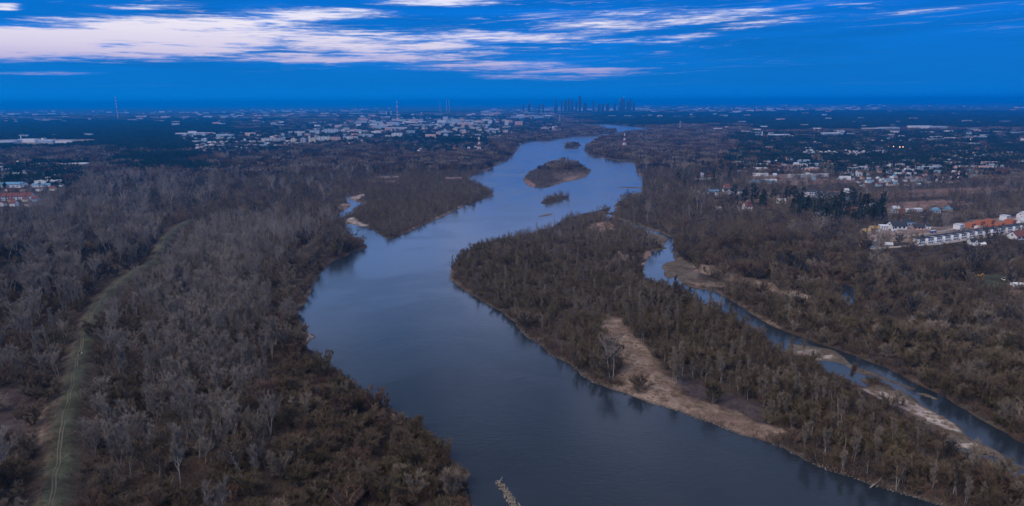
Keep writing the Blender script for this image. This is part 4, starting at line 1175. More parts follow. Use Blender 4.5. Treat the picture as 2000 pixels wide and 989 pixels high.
# ---- forms of houses: list of (part, mesh, what colours it, children)
def form_gable(L, D, e, r, win=3, storeys=1):
    w = Box().prism([(-D / 2, -.5), (D / 2, -.5), (D / 2, e), (0, r - .25), (-D / 2, e)], -L / 2, L / 2)
    o = .45
    rf = Box()
    for sg in (1, -1):
        rf.prism([(0, r), (sg * (D / 2 + o), e - o * (r - e) / (D / 2)), (sg * (D / 2 + o), e - o * (r - e) / (D / 2) + .28), (0, r + .3)][::sg], -L / 2 - o, L / 2 + o)
    ch = Box().box(L * .2, L * .2 + .7, -.8, -.1, r - 1.4, r + 1.0)
    wins = []
    for st in range(storeys):
        for k in range(win):
            x = -L / 2 + L * (k + .75) / (win + .5)
            for sg in (-1, 1):
                y = sg * D / 2
                wins.append(Box().box(x - .75, x + .75, min(y, y + sg * .06), max(y, y + sg * .06), .9 + st * 2.8, 2.5 + st * 2.8))
    for sg in (-1, 1):
        x = sg * L / 2
        wins.append(Box().box(min(x, x + sg * .06), max(x, x + sg * .06), -.7, .7, e * .95, e * .95 + 1.3))
    dr = Box().box(-L / 2 + .35, -L / 2 + 1.35, -D / 2 - .07, -D / 2, 0, 2.1)
    return dict(wall=w.mesh('wall', WALL['white']), roof=rf.mesh('roof', ROOF['dark']), chimney=ch.mesh('chimney', WALL['brick']), window=[b.mesh('window', PANE) for b in wins], door=dr.mesh('door', DOORM))


def form_hip(L, D, e, r, win=3):
    f = form_gable(L, D, e, r, win)
    b = Box().box(-L / 2, L / 2, -D / 2, D / 2, -.5, e); f['wall'] = b.mesh('wall', WALL['white'])
    o = .5; rf = Box(); x, y, k = L / 2 + o, D / 2 + o, max(.4, L / 2 - D / 2 * .9)
    rf.v = [(-x, -y, e), (x, -y, e), (x, y, e), (-x, y, e), (-k, 0, r), (k, 0, r)]
    rf.f = [(3, 2, 1, 0), (0, 1, 5, 4), (1, 2, 5), (2, 3, 4, 5), (3, 0, 4)]
    f['roof'] = rf.mesh('roof', ROOF['dark']); f['window'] = f['window'][:-2]
    return f


def form_flat(L, D, h, win=3, storeys=2):
    f = form_gable(L, D, h, h + 1, win, storeys)
    f['wall'] = Box().box(-L / 2, L / 2, -D / 2, D / 2, -.5, h).mesh('wall', WALL['white'])
    f['roof'] = Box().box(-L / 2 - .25, L / 2 + .25, -D / 2 - .25, D / 2 + .25, h + .003, h + .5).mesh('roof', ROOF['dark'])
    f['window'] = f['window'][:-2]; f['chimney'] = None
    return f


def form_cross(L, D, e, r):
    f = form_gable(L, D, e, r, 3, 2)
    w = Box().prism([(-D / 2, -.5), (D / 2, -.5), (D / 2, e), (0, r - .25), (-D / 2, e)], -L / 2, L / 2)
    w.prism_y([(-L * .30, -.49), (L * .02, -.49), (L * .02, e + .1), (-L * .14, r - .5), (-L * .30, e + .1)], -D / 2 - 2.2, D * .1)
    f['wall'] = w.mesh('wall', WALL['white'])
    rf = Box()
    for sg in (1, -1):
        rf.prism([(0, r), (sg * (D / 2 + .4), e - .3), (sg * (D / 2 + .4), e), (0, r + .3)][::sg], -L / 2 - .4, L / 2 + .4)
        rf.prism_y([(-L * .14, r - .2), (-L * .14 + sg * (L * .16 + .4), e - .2), (-L * .14 + sg * (L * .16 + .4), e + .1), (-L * .14, r + .1)][::sg], -D / 2 - 2.6, D * .1)
    f['roof'] = rf.mesh('roof', ROOF['dark'])
    f['window'] = [m_ for i, m_ in enumerate(f['window']) if i not in (0, 2, 6, 8)] + [Box().box(-L * .14 - .6, -L * .14 + .6, -D / 2 - 2.27, -D / 2 - 2.2, z, z + 1.4).mesh('window', PANE) for z in (1.0, 3.9)]
    return f


FORMS = {'bungalow': form_gable(12, 9, 3.0, 6.4), 'gable': form_gable(10, 9, 5.2, 9.0, 3, 2), 'hip': form_hip(12, 10, 4.4, 7.6), 'flat': form_flat(11, 9, 6.2), 'cross': form_cross(14, 9, 4.6, 8.4),
         'shed': form_gable(34, 13, 4.2, 6.0, 6), 'hall': form_flat(46, 20, 8.0, 8, 1), 'gable_end': form_gable(9, 11, 5.4, 9.6, 2, 2)}


def house(px, py, form, wall, roof, sc, rz, label, cat='house', group=None, detail=True, name=None, xyz=None):
    f = FORMS[form]
    x, y, z = xyz if xyz else at(px, py)
    o = empty(name or ('house' if cat == 'house' else cat.replace(' ', '_')), (x, y, z), rz); o.scale = (sc, sc, sc)
    w = link('wall', f['wall'], o); paint(w, WALL[wall])
    r = link('roof', f['roof'], o); paint(r, ROOF[roof])
    if detail:
        if f['chimney']: link('chimney', f['chimney'], r)
        for m_ in f['window']: link('window', m_, o)
        link('door', f['door'], o)
    tag(o, label, cat, group)
    return o


R_ = random.Random(3)
# ---- houses one can tell apart, beyond the side channel
ONES = [
    (1707, 451, 'bungalow', 'white', 'yellow', .85, 'white bungalow with a bare yellow timber roof beside the pine stand'), (1690, 455, 'bungalow', 'cream', 'yellow', .75, 'small yellowish shed-like house at the foot of the pine stand'),
    (1725, 449, 'flat', 'white', 'white', .8, 'white roofless house shell next to the yellow-roofed bungalow'), (1751, 447, 'bungalow', 'white', 'dark', 1.45, 'long white bungalow under a dark low roof by the building site'),
    (1770, 441, 'hip', 'pale blue', 'dark', 1.2, 'dark hipped house with pale trim behind the long bungalow'), (1793, 448, 'bungalow', 'pink', 'dark', 1.0, 'orange-pink bungalow at the middle of the building site'),
    (1806, 447, 'cross', 'white', 'dark', .8, 'white gabled house next to the orange-pink bungalow'), (1689, 482, 'gable', 'pink', 'dark', .8, 'pinkish cottage below the building site by the trees'), (1704, 482, 'bungalow', 'pale blue', 'dark', .8, 'dark-roofed cottage right of the pinkish cottage'), (1735, 481, 'bungalow', 'grey', 'pale grey', .6, 'small grey shed half hidden by bare trees'),
    (1987, 467, 'bungalow', 'white', 'red', 1.35, 'white house with a bright red roof below the row houses'), (1903, 478.5, 'cross', 'white', 'dark', .8, 'white house with a dark roof among trees below the row houses'), (1918, 479.5, 'bungalow', 'white', 'white', .5, 'low white outbuilding beside the house below the row houses'),
    (1374, 378, 'bungalow', 'white', 'dark', 1.2, 'long white house at the field edge nearest the wood'), (1391, 375, 'shed', 'pale blue', 'blue', .6, 'blue-roofed barn behind the long white house'), (1404, 384, 'flat', 'white', 'dark', 1.1, 'white flat-roofed house standing forward on the field'), (1422, 379, 'cross', 'white', 'dark', 1.2, 'white cross-gabled house with a dark roof on the field'),
    (1447, 379, 'hip', 'white', 'dark', 1.1, 'dark-roofed white house at the right end of the field hamlet'), (1419, 369, 'gable', 'pink', 'red', .9, 'red-roofed house behind the field hamlet'), (1459, 410, 'gable_end', 'white', 'red', 1.1, 'red-roofed house standing between dark pines'), (1496, 408, 'gable', 'tan', 'red', .9, 'small red-roofed house right of the dark pines'), (1403, 410, 'bungalow', 'white', 'pale grey', .7, 'pale cottage alone in the bare wood'),
    (1437, 330, 'flat', 'pink', 'red', 1.5, 'large pink villa with red trim among evergreens'), (1485, 359, 'shed', 'pale blue', 'blue', 1.1, 'bluish greenhouse block on the brown field'), (1500, 356, 'shed', 'pale blue', 'pale grey', .9, 'pale greenhouse behind the bluish one'), (1469, 359, 'bungalow', 'white', 'pale grey', .8, 'white cottage left of the greenhouses'),
    (1582, 384, 'flat', 'white', 'dark', 1.35, 'long white two-storey house at the front of the hedged hamlet'), (1603, 382, 'cross', 'white', 'dark', 1.0, 'white gabled house at the back of the hedged hamlet'), (1599, 386, 'gable_end', 'pale blue', 'dark', .9, 'bluish gabled house in the hedged hamlet'), (1612, 388, 'gable_end', 'white', 'dark', .9, 'white gable-fronted house in the hedged hamlet'), (1624, 384, 'hip', 'pale blue', 'dark', 1.1, 'dark hipped house at the right of the hedged hamlet'),
    (1653, 390, 'cross', 'pale blue', 'dark', 1.2, 'big dark-roofed house with two pale gables by the field track'), (1655, 379.5, 'gable', 'white', 'pale grey', 1.0, 'white house above the two-gabled house'), (1668, 382, 'bungalow', 'white', 'dark', .9, 'low white house right of the white house by the hedge'), (1525, 398, 'cross', 'white', 'pale grey', .9, 'white house alone at the meadow edge left of the pines'),
    (1607, 419, 'bungalow', 'pale blue', 'blue', .9, 'blue-roofed cottage in front of the dark pine stand'), (1660, 414, 'bungalow', 'pink', 'red', 1.1, 'red-roofed bungalow behind the dark pine stand'), (1650, 348, 'hall', 'white', 'white', .42, 'white flat building alone on the brown fields'), (1677, 345, 'flat', 'white', 'pale grey', 1.0, 'small white house right of the lone white building'),
    (1700, 406, 'hip', 'white', 'pale grey', 1.1, 'pale hipped house at the left end of the pinkish field'), (1781, 413, 'shed', 'white', 'pale grey', .75, 'long white house in front of the pinkish field'), (1748, 414, 'gable', 'pale blue', 'pale grey', .9, 'pale bluish house left of the long white house'), (1760, 417, 'gable', 'pink', 'red', .7, 'tiny pink house below the pale bluish house'), (1826, 415, 'hip', 'pale blue', 'blue', .9, 'blue-roofed house among garden trees right of the long white house'), (1850, 412, 'hip', 'grey', 'blue', .8, 'second blue-roofed house among garden trees, farther right'),
    (1999, 560, 'shed', 'white', 'white', .5, 'bright white long roof at the right edge of the photo above the lawn'), (1992, 601, 'shed', 'white', 'dark', .45, 'long low white building at the right edge below the lawn'),
]
for px, py, fm, wc, rc, sc, lb in ONES:
    house(px, py, fm, wc, rc, sc, R_.uniform(-.35, .25), lb, 'house' if fm not in ('shed', 'hall') else 'building', 'single houses beyond the side channel')

# ---- the row of white houses and the building site behind it
a, b = np.array(at(1792, 481)), np.array(at(2034, 446))
NROW = 16
ang = math.atan2(b[1] - a[1], b[0] - a[0]); step = np.linalg.norm((b - a)[:2]) / NROW
facing = -1.0
UW, UD, UH = step * .68, 9.5, 6.6
BRW = material('bright_white_render', (.86, .86, .86), .85, .2, .05, .5)
rw = dict(wall=Box().box(-UW / 2, UW / 2, 0, UD, -.5, UH).mesh('wall', BRW),
          link=Box().box(UW / 2 + .003, UW / 2 + step - UW - .003, 4.0, UD - 1, -.5, 4.6).mesh('side_wing', WALL['pale blue']),
          roof=Box().prism([(-.4, UH + .003), (UD + .4, UH + .003), (UD + .4, UH + .3), (UD * .8, UH + .9), (-.4, UH + .3)], -UW / 2 - .1, UW / 2 + .1).mesh('roof', ROOF['dark']),
          lroof=Box().box(UW / 2 + .1, UW / 2 + step - UW - .1, 3.8, UD, 4.603, 4.9).mesh('wing_roof', ROOF['dark']),
          window=[Box().box(x - UW * .1, x + UW * .1, -.06, 0, z, z + 1.5).mesh('window', PANE) for z in (1.0, 4.0) for x in (-UW * .3, 0, UW * .3)],
          garage=Box().box(UW / 2 + .4, UW / 2 + step - UW - .4, 3.93, 4.0, 0, 2.3).mesh('garage_door', WALL['grey']))
for k in range(NROW):
    p = a + (b - a) * (k + .5) / NROW
    z = float(height(np.array([p[:2]]))[0])
    o = empty('row_house', (p[0], p[1], z), ang)
    for nm in ('wall', 'roof'): link(nm, rw[nm], o)
    sw = link('side_wing', rw['link'], o); link('wing_roof', rw['lroof'], sw); link('garage_door', rw['garage'], sw)
    for m_ in rw['window']: link('window', m_, o)
    tag(o, f'white two-storey row house with dark roof, {ordinal(k)} from the left in the long row', 'row house', 'white row houses along the road')
for px, py, sc, lb in [(1872, 447, 1.05, 'white roofless villa shell standing alone on the building site'), (1962, 430, 1.1, 'white villa shell behind the brick shells'), (1997, 425.5, 1.2, 'white villa shell at the top right corner of the building site'), (1990, 437, 1.15, 'white gabled villa shell right of the brick shells'), (1908, 446.5, .55, 'small white shell between the brick shells')]:
    house(px, py, 'cross' if sc > 1.1 else 'flat', 'white', 'pale grey', sc * .82, ang + .1, lb, 'villa', 'white villa shells', name='villa')
for px, py, sc, lb in [(1895, 443.5, 1.0, 'leftmost orange brick house shell of the building site'), (1912, 440, 1.1, 'orange brick shell second from the left at the back'), (1931, 438, 1.2, 'tall orange brick shell in the middle of the back row'), (1932, 446, .95, 'orange brick shell in front of the tall one'), (1951, 443, 1.0, 'orange brick shell right of the middle'), (1972, 438.5, 1.2, 'rightmost large orange brick shell'), (1910, 451.5, .7, 'low orange brick walls nearest the row houses')]:
    f = FORMS['flat']; x, y, z = at(px, py)
    o = empty('house_shell', (x, y, z), ang + R_.uniform(-.1, .2)); o.scale = (sc * .85, sc * .85, sc * .8)
    if 'brick_shell' not in bpy.data.meshes:
        s_ = Box()  # open shell: four walls, an inner wall, a raised gable
        s_.box(-5.5, 5.5, -4.5, -4.1, -.5, 5.6); s_.box(-5.5, 5.5, 4.1, 4.5, -.5, 5.6); s_.prism([(-4.097, -.5), (4.097, -.5), (4.097, 5.4), (0, 8.2), (-4.097, 5.4)], -5.5, -5.1); s_.box(5.1, 5.5, -4.097, 4.097, -.5, 5.6); s_.box(0, .3, -4.097, 4.097, -.5, 4.6)
        me = s_.mesh('brick_shell', WALL['brick']); fl = Box().box(-5.09, -.003, -4.09, 4.09, 2.8, 3.05).box(.303, 5.09, -4.09, 4.09, 2.8, 3.05).mesh('floor_slab', CONC)
        ws = [Box().box(x_ - .6, x_ + .6, -4.56, -4.5, z_, z_ + 1.4).mesh('window_opening', PANE) for z_ in (1, 3.8) for x_ in (-3.4, 0, 3.4)]
    link('wall', bpy.data.meshes['brick_shell'], o); link('floor_slab', fl, o)
    for m_ in ws: link('window_opening', m_, o)
    tag(o, lb, 'house shell', 'orange brick house shells on the building site')

# manor with a tower
x, y, z = at(1380, 351); mp = metres(1380, 351)
o = empty('manor_house', (x, y, z), .05)
link('wall', Box().box(-22 * mp, 21 * mp, 0, 10, -.5, 4.5).mesh('wall', WALL['white']), o)
link('roof', Box().prism([(-.6, 4.503), (10.6, 4.503), (5, 8.5)], -22.5 * mp, 21.5 * mp).mesh('roof', ROOF['red']), o)
t_ = link('tower', Box().box(-12 * mp, -12 * mp + 5, -2.5, 2.5, -.5, 14).mesh('tower', WALL['white']), o)
link('spire', Box().lathe([(3.6, 14.003), (.1, 18)], 4, -12 * mp + 2.5, 0).mesh('spire', ROOF['dark']), t_)
for k in range(7): link('window', Box().box(-18 * mp + k * 5.5 * mp, -18 * mp + k * 5.5 * mp + 1.2, -.06, 0, 1, 2.6).mesh('window', PANE), o)
tag(o, 'long red-roofed manor with a white tower in front of dark trees', 'manor house')

# ---- towns: houses scattered along lanes
WN = ['white', 'white', 'white', 'cream', 'grey', 'grey', 'pink', 'pale blue', 'tan']
RN = ['red', 'dark', 'dark', 'dark', 'brown', 'brown', 'blue', 'pale grey']
TOWN = [  # outline, number, where, lane tilt
    (poly((-15, 326), (150, 320), (168, 345), (150, 360), (110, 378), (60, 383), (-15, 384)), 72, 'in the left town by the wood', .05, .9, .25), (poly((-15, 393), (70, 386), (78, 404), (-15, 408)), 14, 'at the near edge of the left town', .1, 1.0, .6),
    (poly((1660, 352), (1790, 346), (1810, 368), (1690, 372)), 30, 'behind the pinkish field', .12, .85, .1), (poly((1780, 340), (1940, 332), (1970, 352), (1810, 362)), 30, 'in the bright rows above the fields', .12, .85, .05),
    (poly((1640, 333), (1830, 322), (1840, 334), (1650, 346)), 32, 'in the rows at the wood edge', .1, .85, .05), (poly((1500, 310), (1640, 306), (1640, 328), (1500, 330)), 28, 'in the hamlet beyond the brown fields', .08, .85, .15),
    (poly((1760, 285), (2010, 275), (2010, 325), (1840, 322), (1740, 312)), 48, 'in the red-roofed right suburb', .1, .95, .5), (poly((1420, 305), (1500, 305), (1500, 330), (1430, 330)), 12, 'right of the forest road', .1, .9, .2),
    (poly((360, 282), (430, 284), (420, 304), (360, 304)), 14, 'left of the tower blocks', .05, 1.05, .3), (poly((800, 285), (925, 282), (950, 292), (840, 302), (770, 296)), 22, 'near the red and white mast', .05, .95, .25),
]
allh = []
for q, n, where, tilt, big, redp in TOWN:
    lo, hi = q.min(0), q.max(0); cnt = 0; pts = []
    ca, sa = math.cos(tilt), math.sin(tilt)
    for _ in range(4000):
        if cnt >= n: break
        p = np.array([R_.uniform(lo[0], hi[0]), R_.uniform(lo[1], hi[1])])
        v = p[1] * ca - p[0] * sa; lane = 46.0 * (1 + (hi[1] - lo[1]) / 2500)
        v = round(v / lane) * lane + R_.uniform(-6, 6); uu = p[0] * ca + p[1] * sa
        p = np.array([uu * ca - v * sa, uu * sa + v * ca])
        if not inside(p[None], q)[0] or any(np.hypot(*(p - r_)) < 17 * big for r_ in pts): continue
        if height(p[None], True)[1][0] < 12: continue
        pts.append(p); cnt += 1
    cells = {}
    for p in pts:
        wc = R_.choice(WN); rc = 'red' if R_.random() < redp else R_.choice(RN); fm = R_.choice(['gable', 'gable', 'bungalow', 'hip', 'cross', 'flat', 'gable_end'])
        z = float(height(p[None])[0]); X_ = to_px(np.array([[p[0], p[1], z]]))
        cells.setdefault((wc, rc), []).append((X_[0][0], p, z, fm, X_[2][0]))
    for (wc, rc), L in cells.items():
        L.sort(key=lambda t: t[0])
        for k, (x_, p, z, fm, w_) in enumerate(L):
            lb = f'{wc} house with {rc} roof {where}' + ('' if len(L) == 1 else f', {ordinal(k)} from left')
            house(0, 0, fm, wc, rc, big * R_.uniform(.62, .95), tilt + R_.choice([0, 0, 0, PI / 2]) + R_.uniform(-.12, .12), lb, 'house', 'houses of the towns on both banks', w_ < 900, xyz=(p[0], p[1], z))
# five white gables under red roofs, sheds with blue roofs
for k in range(6): house(-2 + k * 11.5 + (4 if k > 3 else 0), 391.5 - k * .3, 'gable_end', 'white', 'red', 1.15, .03, f'white gable-fronted terrace house with red roof, {ordinal(k)} from the left edge', 'house', 'white gabled terrace in the town on the left')
for px, py, sc, lb in [(92, 348, 1.15, 'long blue-roofed shed in the town left of the wood'), (137, 346, 1.2, 'longest blue-roofed shed at the edge of the wood'), (20, 366, 1.5, 'long white and blue shed at the left edge of the photo'), (84, 365, 1.0, 'blue-roofed shed in front of the pale hall'), (22, 340, .9, 'green-edged low shed at the left edge of the photo')]:
    house(px, py, 'shed', 'white', 'blue', sc, .04, lb, 'shed', 'blue-roofed sheds', name='shed')
HALLS = [(95, 360, .9, 'pale hall behind the blue shed in the town'), (152, 326, 1.0, 'grey hall at the wood edge of the town'), (20, 280, 1.4, 'pale works hall left of the white chimney'), (58, 278, 1.5, 'big works hall right of the white chimney'), (8, 284, 1.6, 'nearest works hall at the left edge'), (92, 279, 1.2, 'small hall on the bright yard'), (128, 280, 1.3, 'low hall in the middle of the bright yard'),
         (1700, 256, 1.6, 'pale hall at the left of the bright warehouses'), (1735, 255.5, 2.0, 'reddish hall of the bright warehouses'), (1795, 253.5, 2.2, 'white warehouse left of the blue one'), (1828, 253.5, 2.0, 'white and blue warehouse at the right of the row'), (1625, 267, 1.8, 'long white hall in the far suburb'), (1810, 262.5, 1.3, 'small white hall below the warehouses'), (1524, 269, 1.5, 'white hall at the edge of the far suburb'),
         (1475, 270, 1.0, 'white hall left of the slim white chimney'), (355, 264, 1.1, 'low white hall above the suburb'), (440, 268, 1.5, 'long pale hall right of the suburb'), (385, 264, 1.4, 'white hall between the two long halls'), (940, 274, 1.2, 'pale hall beside the river bend'), (912, 272, 1.0, 'small pale hall left of the river bend')]
for i, (px, py, sc, lb) in enumerate(HALLS): house(px, py, 'hall', 'pale blue' if i % 3 else 'white', 'white' if i % 2 else 'pale grey', sc, R_.uniform(-.1, .15), lb, 'hall', 'pale industrial halls', False, name='hall')


# ---- slab blocks: facade with rows of panes in its material
def facade(name, base):
    m = bpy.data.materials.new(name); m.use_nodes = True
    N = Nodes(m.node_tree); pos = N.sep(N.n('ShaderNodeTexCoord').outputs['Object'])
    u = N.m('FRACT', N.m('MULTIPLY', N.m('ADD', pos[0], pos[1]), 1 / 3.6)); v = N.m('FRACT', N.m('MULTIPLY', pos[2], 1 / 2.9))
    win = N.m('MULTIPLY', N.m('MULTIPLY', N.m('GREATER_THAN', u, .3), N.m('LESS_THAN', u, .72)), N.m('MULTIPLY', N.m('GREATER_THAN', v, .3), N.m('LESS_THAN', v, .8)))
    bay = N.m('GREATER_THAN', N.m('FRACT', N.m('MULTIPLY', N.m('ADD', pos[0], pos[1]), 1 / 14.4)), .74)
    c = N.mix(N.m('MULTIPLY', bay, .55), base, tuple(b * .35 for b in base)); c = N.mix(win, c, (.05, .06, .075))
    b = N.n('ShaderNodeBsdfPrincipled'); N.put(b.inputs['Base Color'], c); b.inputs['Roughness'].default_value = .8
    out = N.n('ShaderNodeOutputMaterial'); m.node_tree.links.new(b.outputs[0], out.inputs[0])
    return m


FAC = {'white': facade('white_facade', (.80, .80, .80)), 'cream': facade('cream_facade', (.80, .68, .46)), 'grey': facade('grey_facade', (.48, .50, .53)), 'pink': facade('pink_facade', (.75, .48, .40)), 'pale blue': facade('pale_blue_facade', (.52, .66, .74))}
block_me = {}


def block(px, py, wpx, hpx, colr, label, group, depth=13.0, rz=0.0):
    x, y, z = at(px, py); mp = metres(px, py)
    L, H = wpx * mp, hpx * mp
    key = (round(L / 6), round(H / 3))
    if key not in block_me:
        L, H = max(1, key[0]) * 6, max(1, key[1]) * 3
        w = Box().box(-L / 2, L / 2, 0, depth, -1, H).box(-L * .18, -L * .18 + 4, depth * .3, depth * .7, H + .003, H + 3)
        block_me[key] = (w.mesh('wall', FAC['white']), Box().box(-L / 2 - .3, L / 2 + .3, -.3, depth + .3, H + .006, H + .6).mesh('roof', CONC))
    o = empty('apartment_block', (x, y, z), rz)
    w = link('wall', block_me[key][0], o); paint(w, FAC[colr]); link('roof', block_me[key][1], o)
    tag(o, label, 'apartment block', group)


GA = 'apartment blocks across the river bend'
for px, py, w, h, c, lb in [(520, 279, 17, 8, 'white', 'bright white slab block at the left end of the front row'), (542, 279, 26, 8, 'grey', 'long grey slab block next to the bright white one'), (573, 281, 9, 10, 'cream', 'cream tower block standing alone'), (592, 280, 8, 9, 'grey', 'grey-pink tower block right of the lone cream one'), (604, 280, 4, 12, 'white', 'slim white tower block of the front row'), (611, 280, 10, 9, 'cream', 'warm cream block in the middle of the front row'),
                            (617, 277, 6, 10, 'grey', 'grey block behind the warm cream one'), (623, 277, 5, 9, 'white', 'narrow white block right of the cream one'), (634, 275, 18, 8, 'white', 'wide white block in the front row'), (654, 276, 20, 8, 'pink', 'pinkish slab block in the front row'), (684, 273, 28, 6, 'white', 'long white slab at the right end of the front row'),
                            (585, 262, 19, 5, 'white', 'white slab block of the second row, leftmost'), (614, 261, 20, 6, 'pale blue', 'bluish slab block of the second row'), (646, 260, 28, 7, 'pale blue', 'long bluish slab of the second row'), (670, 259, 8, 6, 'white', 'white block of the second row'), (694, 258, 22, 4, 'pink', 'pink-topped low block of the second row'), (585, 267, 9, 5, 'pale blue', 'low bluish block between the rows'), (552, 268, 6, 7, 'pale blue', 'blue block with a red top beside the slabs'), (600, 266, 10, 4, 'pink', 'low pink block between the rows'),
                            (745, 249, 10, 6, 'white', 'white block alone right of the second row'), (775, 253, 40, 4, 'white', 'long white low slab right of the second row'), (715, 268, 26, 5, 'pale blue', 'stepped pale block near the dark wood'), (775, 267, 20, 6, 'white', 'white stepped block at the wood edge'), (757, 269, 12, 4, 'white', 'low white block left of the stepped one'),
                            (1013, 246, 14, 8, 'pink', 'large tan tower block nearest the river bend'), (990, 245, 7, 9, 'white', 'white tower with a red stripe near the tan block'), (870, 235, 10, 6, 'white', 'white tower block at the left of the far estate')]:
    block(px, py, w, h, c, lb, GA, rz=R_.uniform(-.08, .12))
cn = {}
for k in range(66):
    px = R_.uniform(815, 1000); py = R_.choice([238, 242, 247, 252, 257, 261]) + R_.uniform(-1.5, 1.5) - (px - 900) * .01
    if py > 252 and px < 840: py -= 8
    c = R_.choice(list(FAC)); cn[c] = cn.get(c, []) + [(px, py, R_.uniform(4, 11), R_.uniform(3.0, 6.5) * (1 if py < 250 else .8))]
for c, L in cn.items():
    for k, (px, py, w, h) in enumerate(sorted(L)): block(px, py, w, h, c, f'{c} block of the dense far estate, {ordinal(k)} such from left', 'blocks of the dense far estate', rz=R_.uniform(-.15, .2))
cn = {}
for k in range(34):
    px = R_.uniform(1570, 1700); py = 304 - (px - 1570) * .012 + R_.uniform(-2, 2.5)
    if k > 24: px, py = R_.uniform(1690, 1830), 279 + R_.uniform(-2, 2)
    c = R_.choice(['white', 'white', 'pale blue', 'cream', 'pink']); cn[c] = cn.get(c, []) + [(px, py, R_.uniform(3, 8), R_.uniform(3, 6) * (1 if k <= 24 else .7))]
for c, L in cn.items():
    for k, (px, py, w, h) in enumerate(sorted(L)): block(px, py, w, h, c, f'{c} block of the estate right of the river, {ordinal(k)} such from left', 'blocks of the new estate right of the river')

# ---- the far towns: too many to count, far behind
VT, FT, MI = [], [], []
pal = [WALL['white'], WALL['pale blue'], WALL['grey'], WALL['pink'], ROOF['red'], ROOF['pale grey'], ROOF['dark'], ROOF['blue']]
BANDS = [(-20, 130, 222, 240, 60, 1), (70, 125, 234, 238, 16, 1), (170, 330, 228, 238, 34, 1), (270, 470, 218, 234, 110, 1.3), (330, 560, 236, 246, 30, 1), (470, 760, 212, 232, 220, 1.3), (700, 960, 222, 246, 150, 1.2), (600, 830, 236, 262, 90, 1), (940, 1090, 212, 232, 120, 1.6), (1050, 1270, 209, 219, 200, 1.7), (1250, 1520, 208, 222, 150, 1.5), (1500, 1720, 206, 218, 150, 1.6),
         (1700, 2020, 203, 214, 60, 1.3), (1150, 1360, 228, 232, 40, 1), (1320, 1420, 225, 230, 20, 1), (1420, 2020, 248, 272, 150, .8), (1560, 1900, 268, 300, 190, .8), (1850, 2020, 262, 330, 170, .8), (1380, 1520, 250, 275, 36, .8), (350, 520, 258, 292, 60, .9), (520, 720, 258, 296, 60, .7), (1060, 1095, 244, 258, 20, .7), (1430, 1520, 284, 345, 30, .8), (1560, 1840, 310, 352, 40, .8), (840, 1010, 258, 272, 40, .8), (-20, 170, 316, 350, 40, .8), (-20, 250, 216, 226, 60, 1.4), (1400, 2020, 216, 248, 70, 1.0), (1300, 1420, 255, 275, 12, .9), (0, 200, 262, 272, 12, 1)]
for x0, x1, y0, y1, n, big in BANDS:
    for k in range(int(n * 1.6)):
        px, py = R_.uniform(x0, x1), y0 + (y1 - y0) * R_.random()
        py = y0 + (y1 - y0) * (round((py - y0) / (y1 - y0) * 5) / 5 if R_.random() < .5 else (py - y0) / (y1 - y0))
        p = ground_at(px, py - (px - 1000) * .0012, 1.4)
        mp = np.linalg.norm(p - CAM) / F
        if shore(p[None, :2])[0][0] < 25: continue
        small = R_.random() < .72
        L = (R_.uniform(7, 13) if small else R_.uniform(18, 60)) * big * (1 if mp < 3 else 1.25); D = R_.uniform(8, 13) * big; H = (R_.uniform(4, 8) if small else R_.uniform(6, 20 if mp > 2.2 else 9)) * min(1.2, big)
        a_ = R_.uniform(-.2, .25); ca, sa = math.cos(a_), math.sin(a_); b0 = len(VT)
        e = H if R_.random() < .45 or not small else H * .62
        for zz in (0.5, e + 1.4):
            for ux, uy in ((-1, -1), (1, -1), (1, 1), (-1, 1)): VT.append((p[0] + ux * L / 2 * ca - uy * D / 2 * sa, p[1] + ux * L / 2 * sa + uy * D / 2 * ca, zz))
        wi = R_.choice([0, 0, 1, 1, 2, 3]); ri = R_.choice([4, 5, 5, 6, 6, 7] if small else [5, 5, 2])
        FT += [(b0, b0 + 1, b0 + 5, b0 + 4), (b0 + 1, b0 + 2, b0 + 6, b0 + 5), (b0 + 2, b0 + 3, b0 + 7, b0 + 6), (b0 + 3, b0, b0 + 4, b0 + 7)]; MI += [wi] * 4
        if e == H: FT.append((b0 + 4, b0 + 5, b0 + 6, b0 + 7)); MI.append(ri)
        else:
            for ux in (-1, 1): VT.append((p[0] + ux * L / 2 * ca, p[1] + ux * L / 2 * sa, H + 2.2))
            FT += [(b0 + 4, b0 + 5, b0 + 9, b0 + 8), (b0 + 6, b0 + 7, b0 + 8, b0 + 9), (b0 + 5, b0 + 6, b0 + 9), (b0 + 7, b0 + 4, b0 + 8)]; MI += [ri, ri, wi, wi]
me = bpy.data.meshes.new('distant_town'); me.from_pydata(VT, [], FT)
for m_ in pal: me.materials.append(m_)
me.polygons.foreach_set('material_index', np.array(MI, dtype=np.int32)); me.update()
tag(link('distant_town', me), 'far suburbs of pale houses and roofs spread across the hazy plain', 'town', None, 'stuff')


# ---- the skyline
def far_at(px, D):
    az = (px - 1000) / F
    return np.array([az * D / math.cos(PITCH) * math.cos(PITCH) * 1.0, D, 1.4])


DS = 9000.0


def top_h(px, py, D):
    d = fwd + RT * ((px - 1000.0) / F) + UP * ((494.5 - py) / F)
    t = D / d[1]
    return CAM + d * t


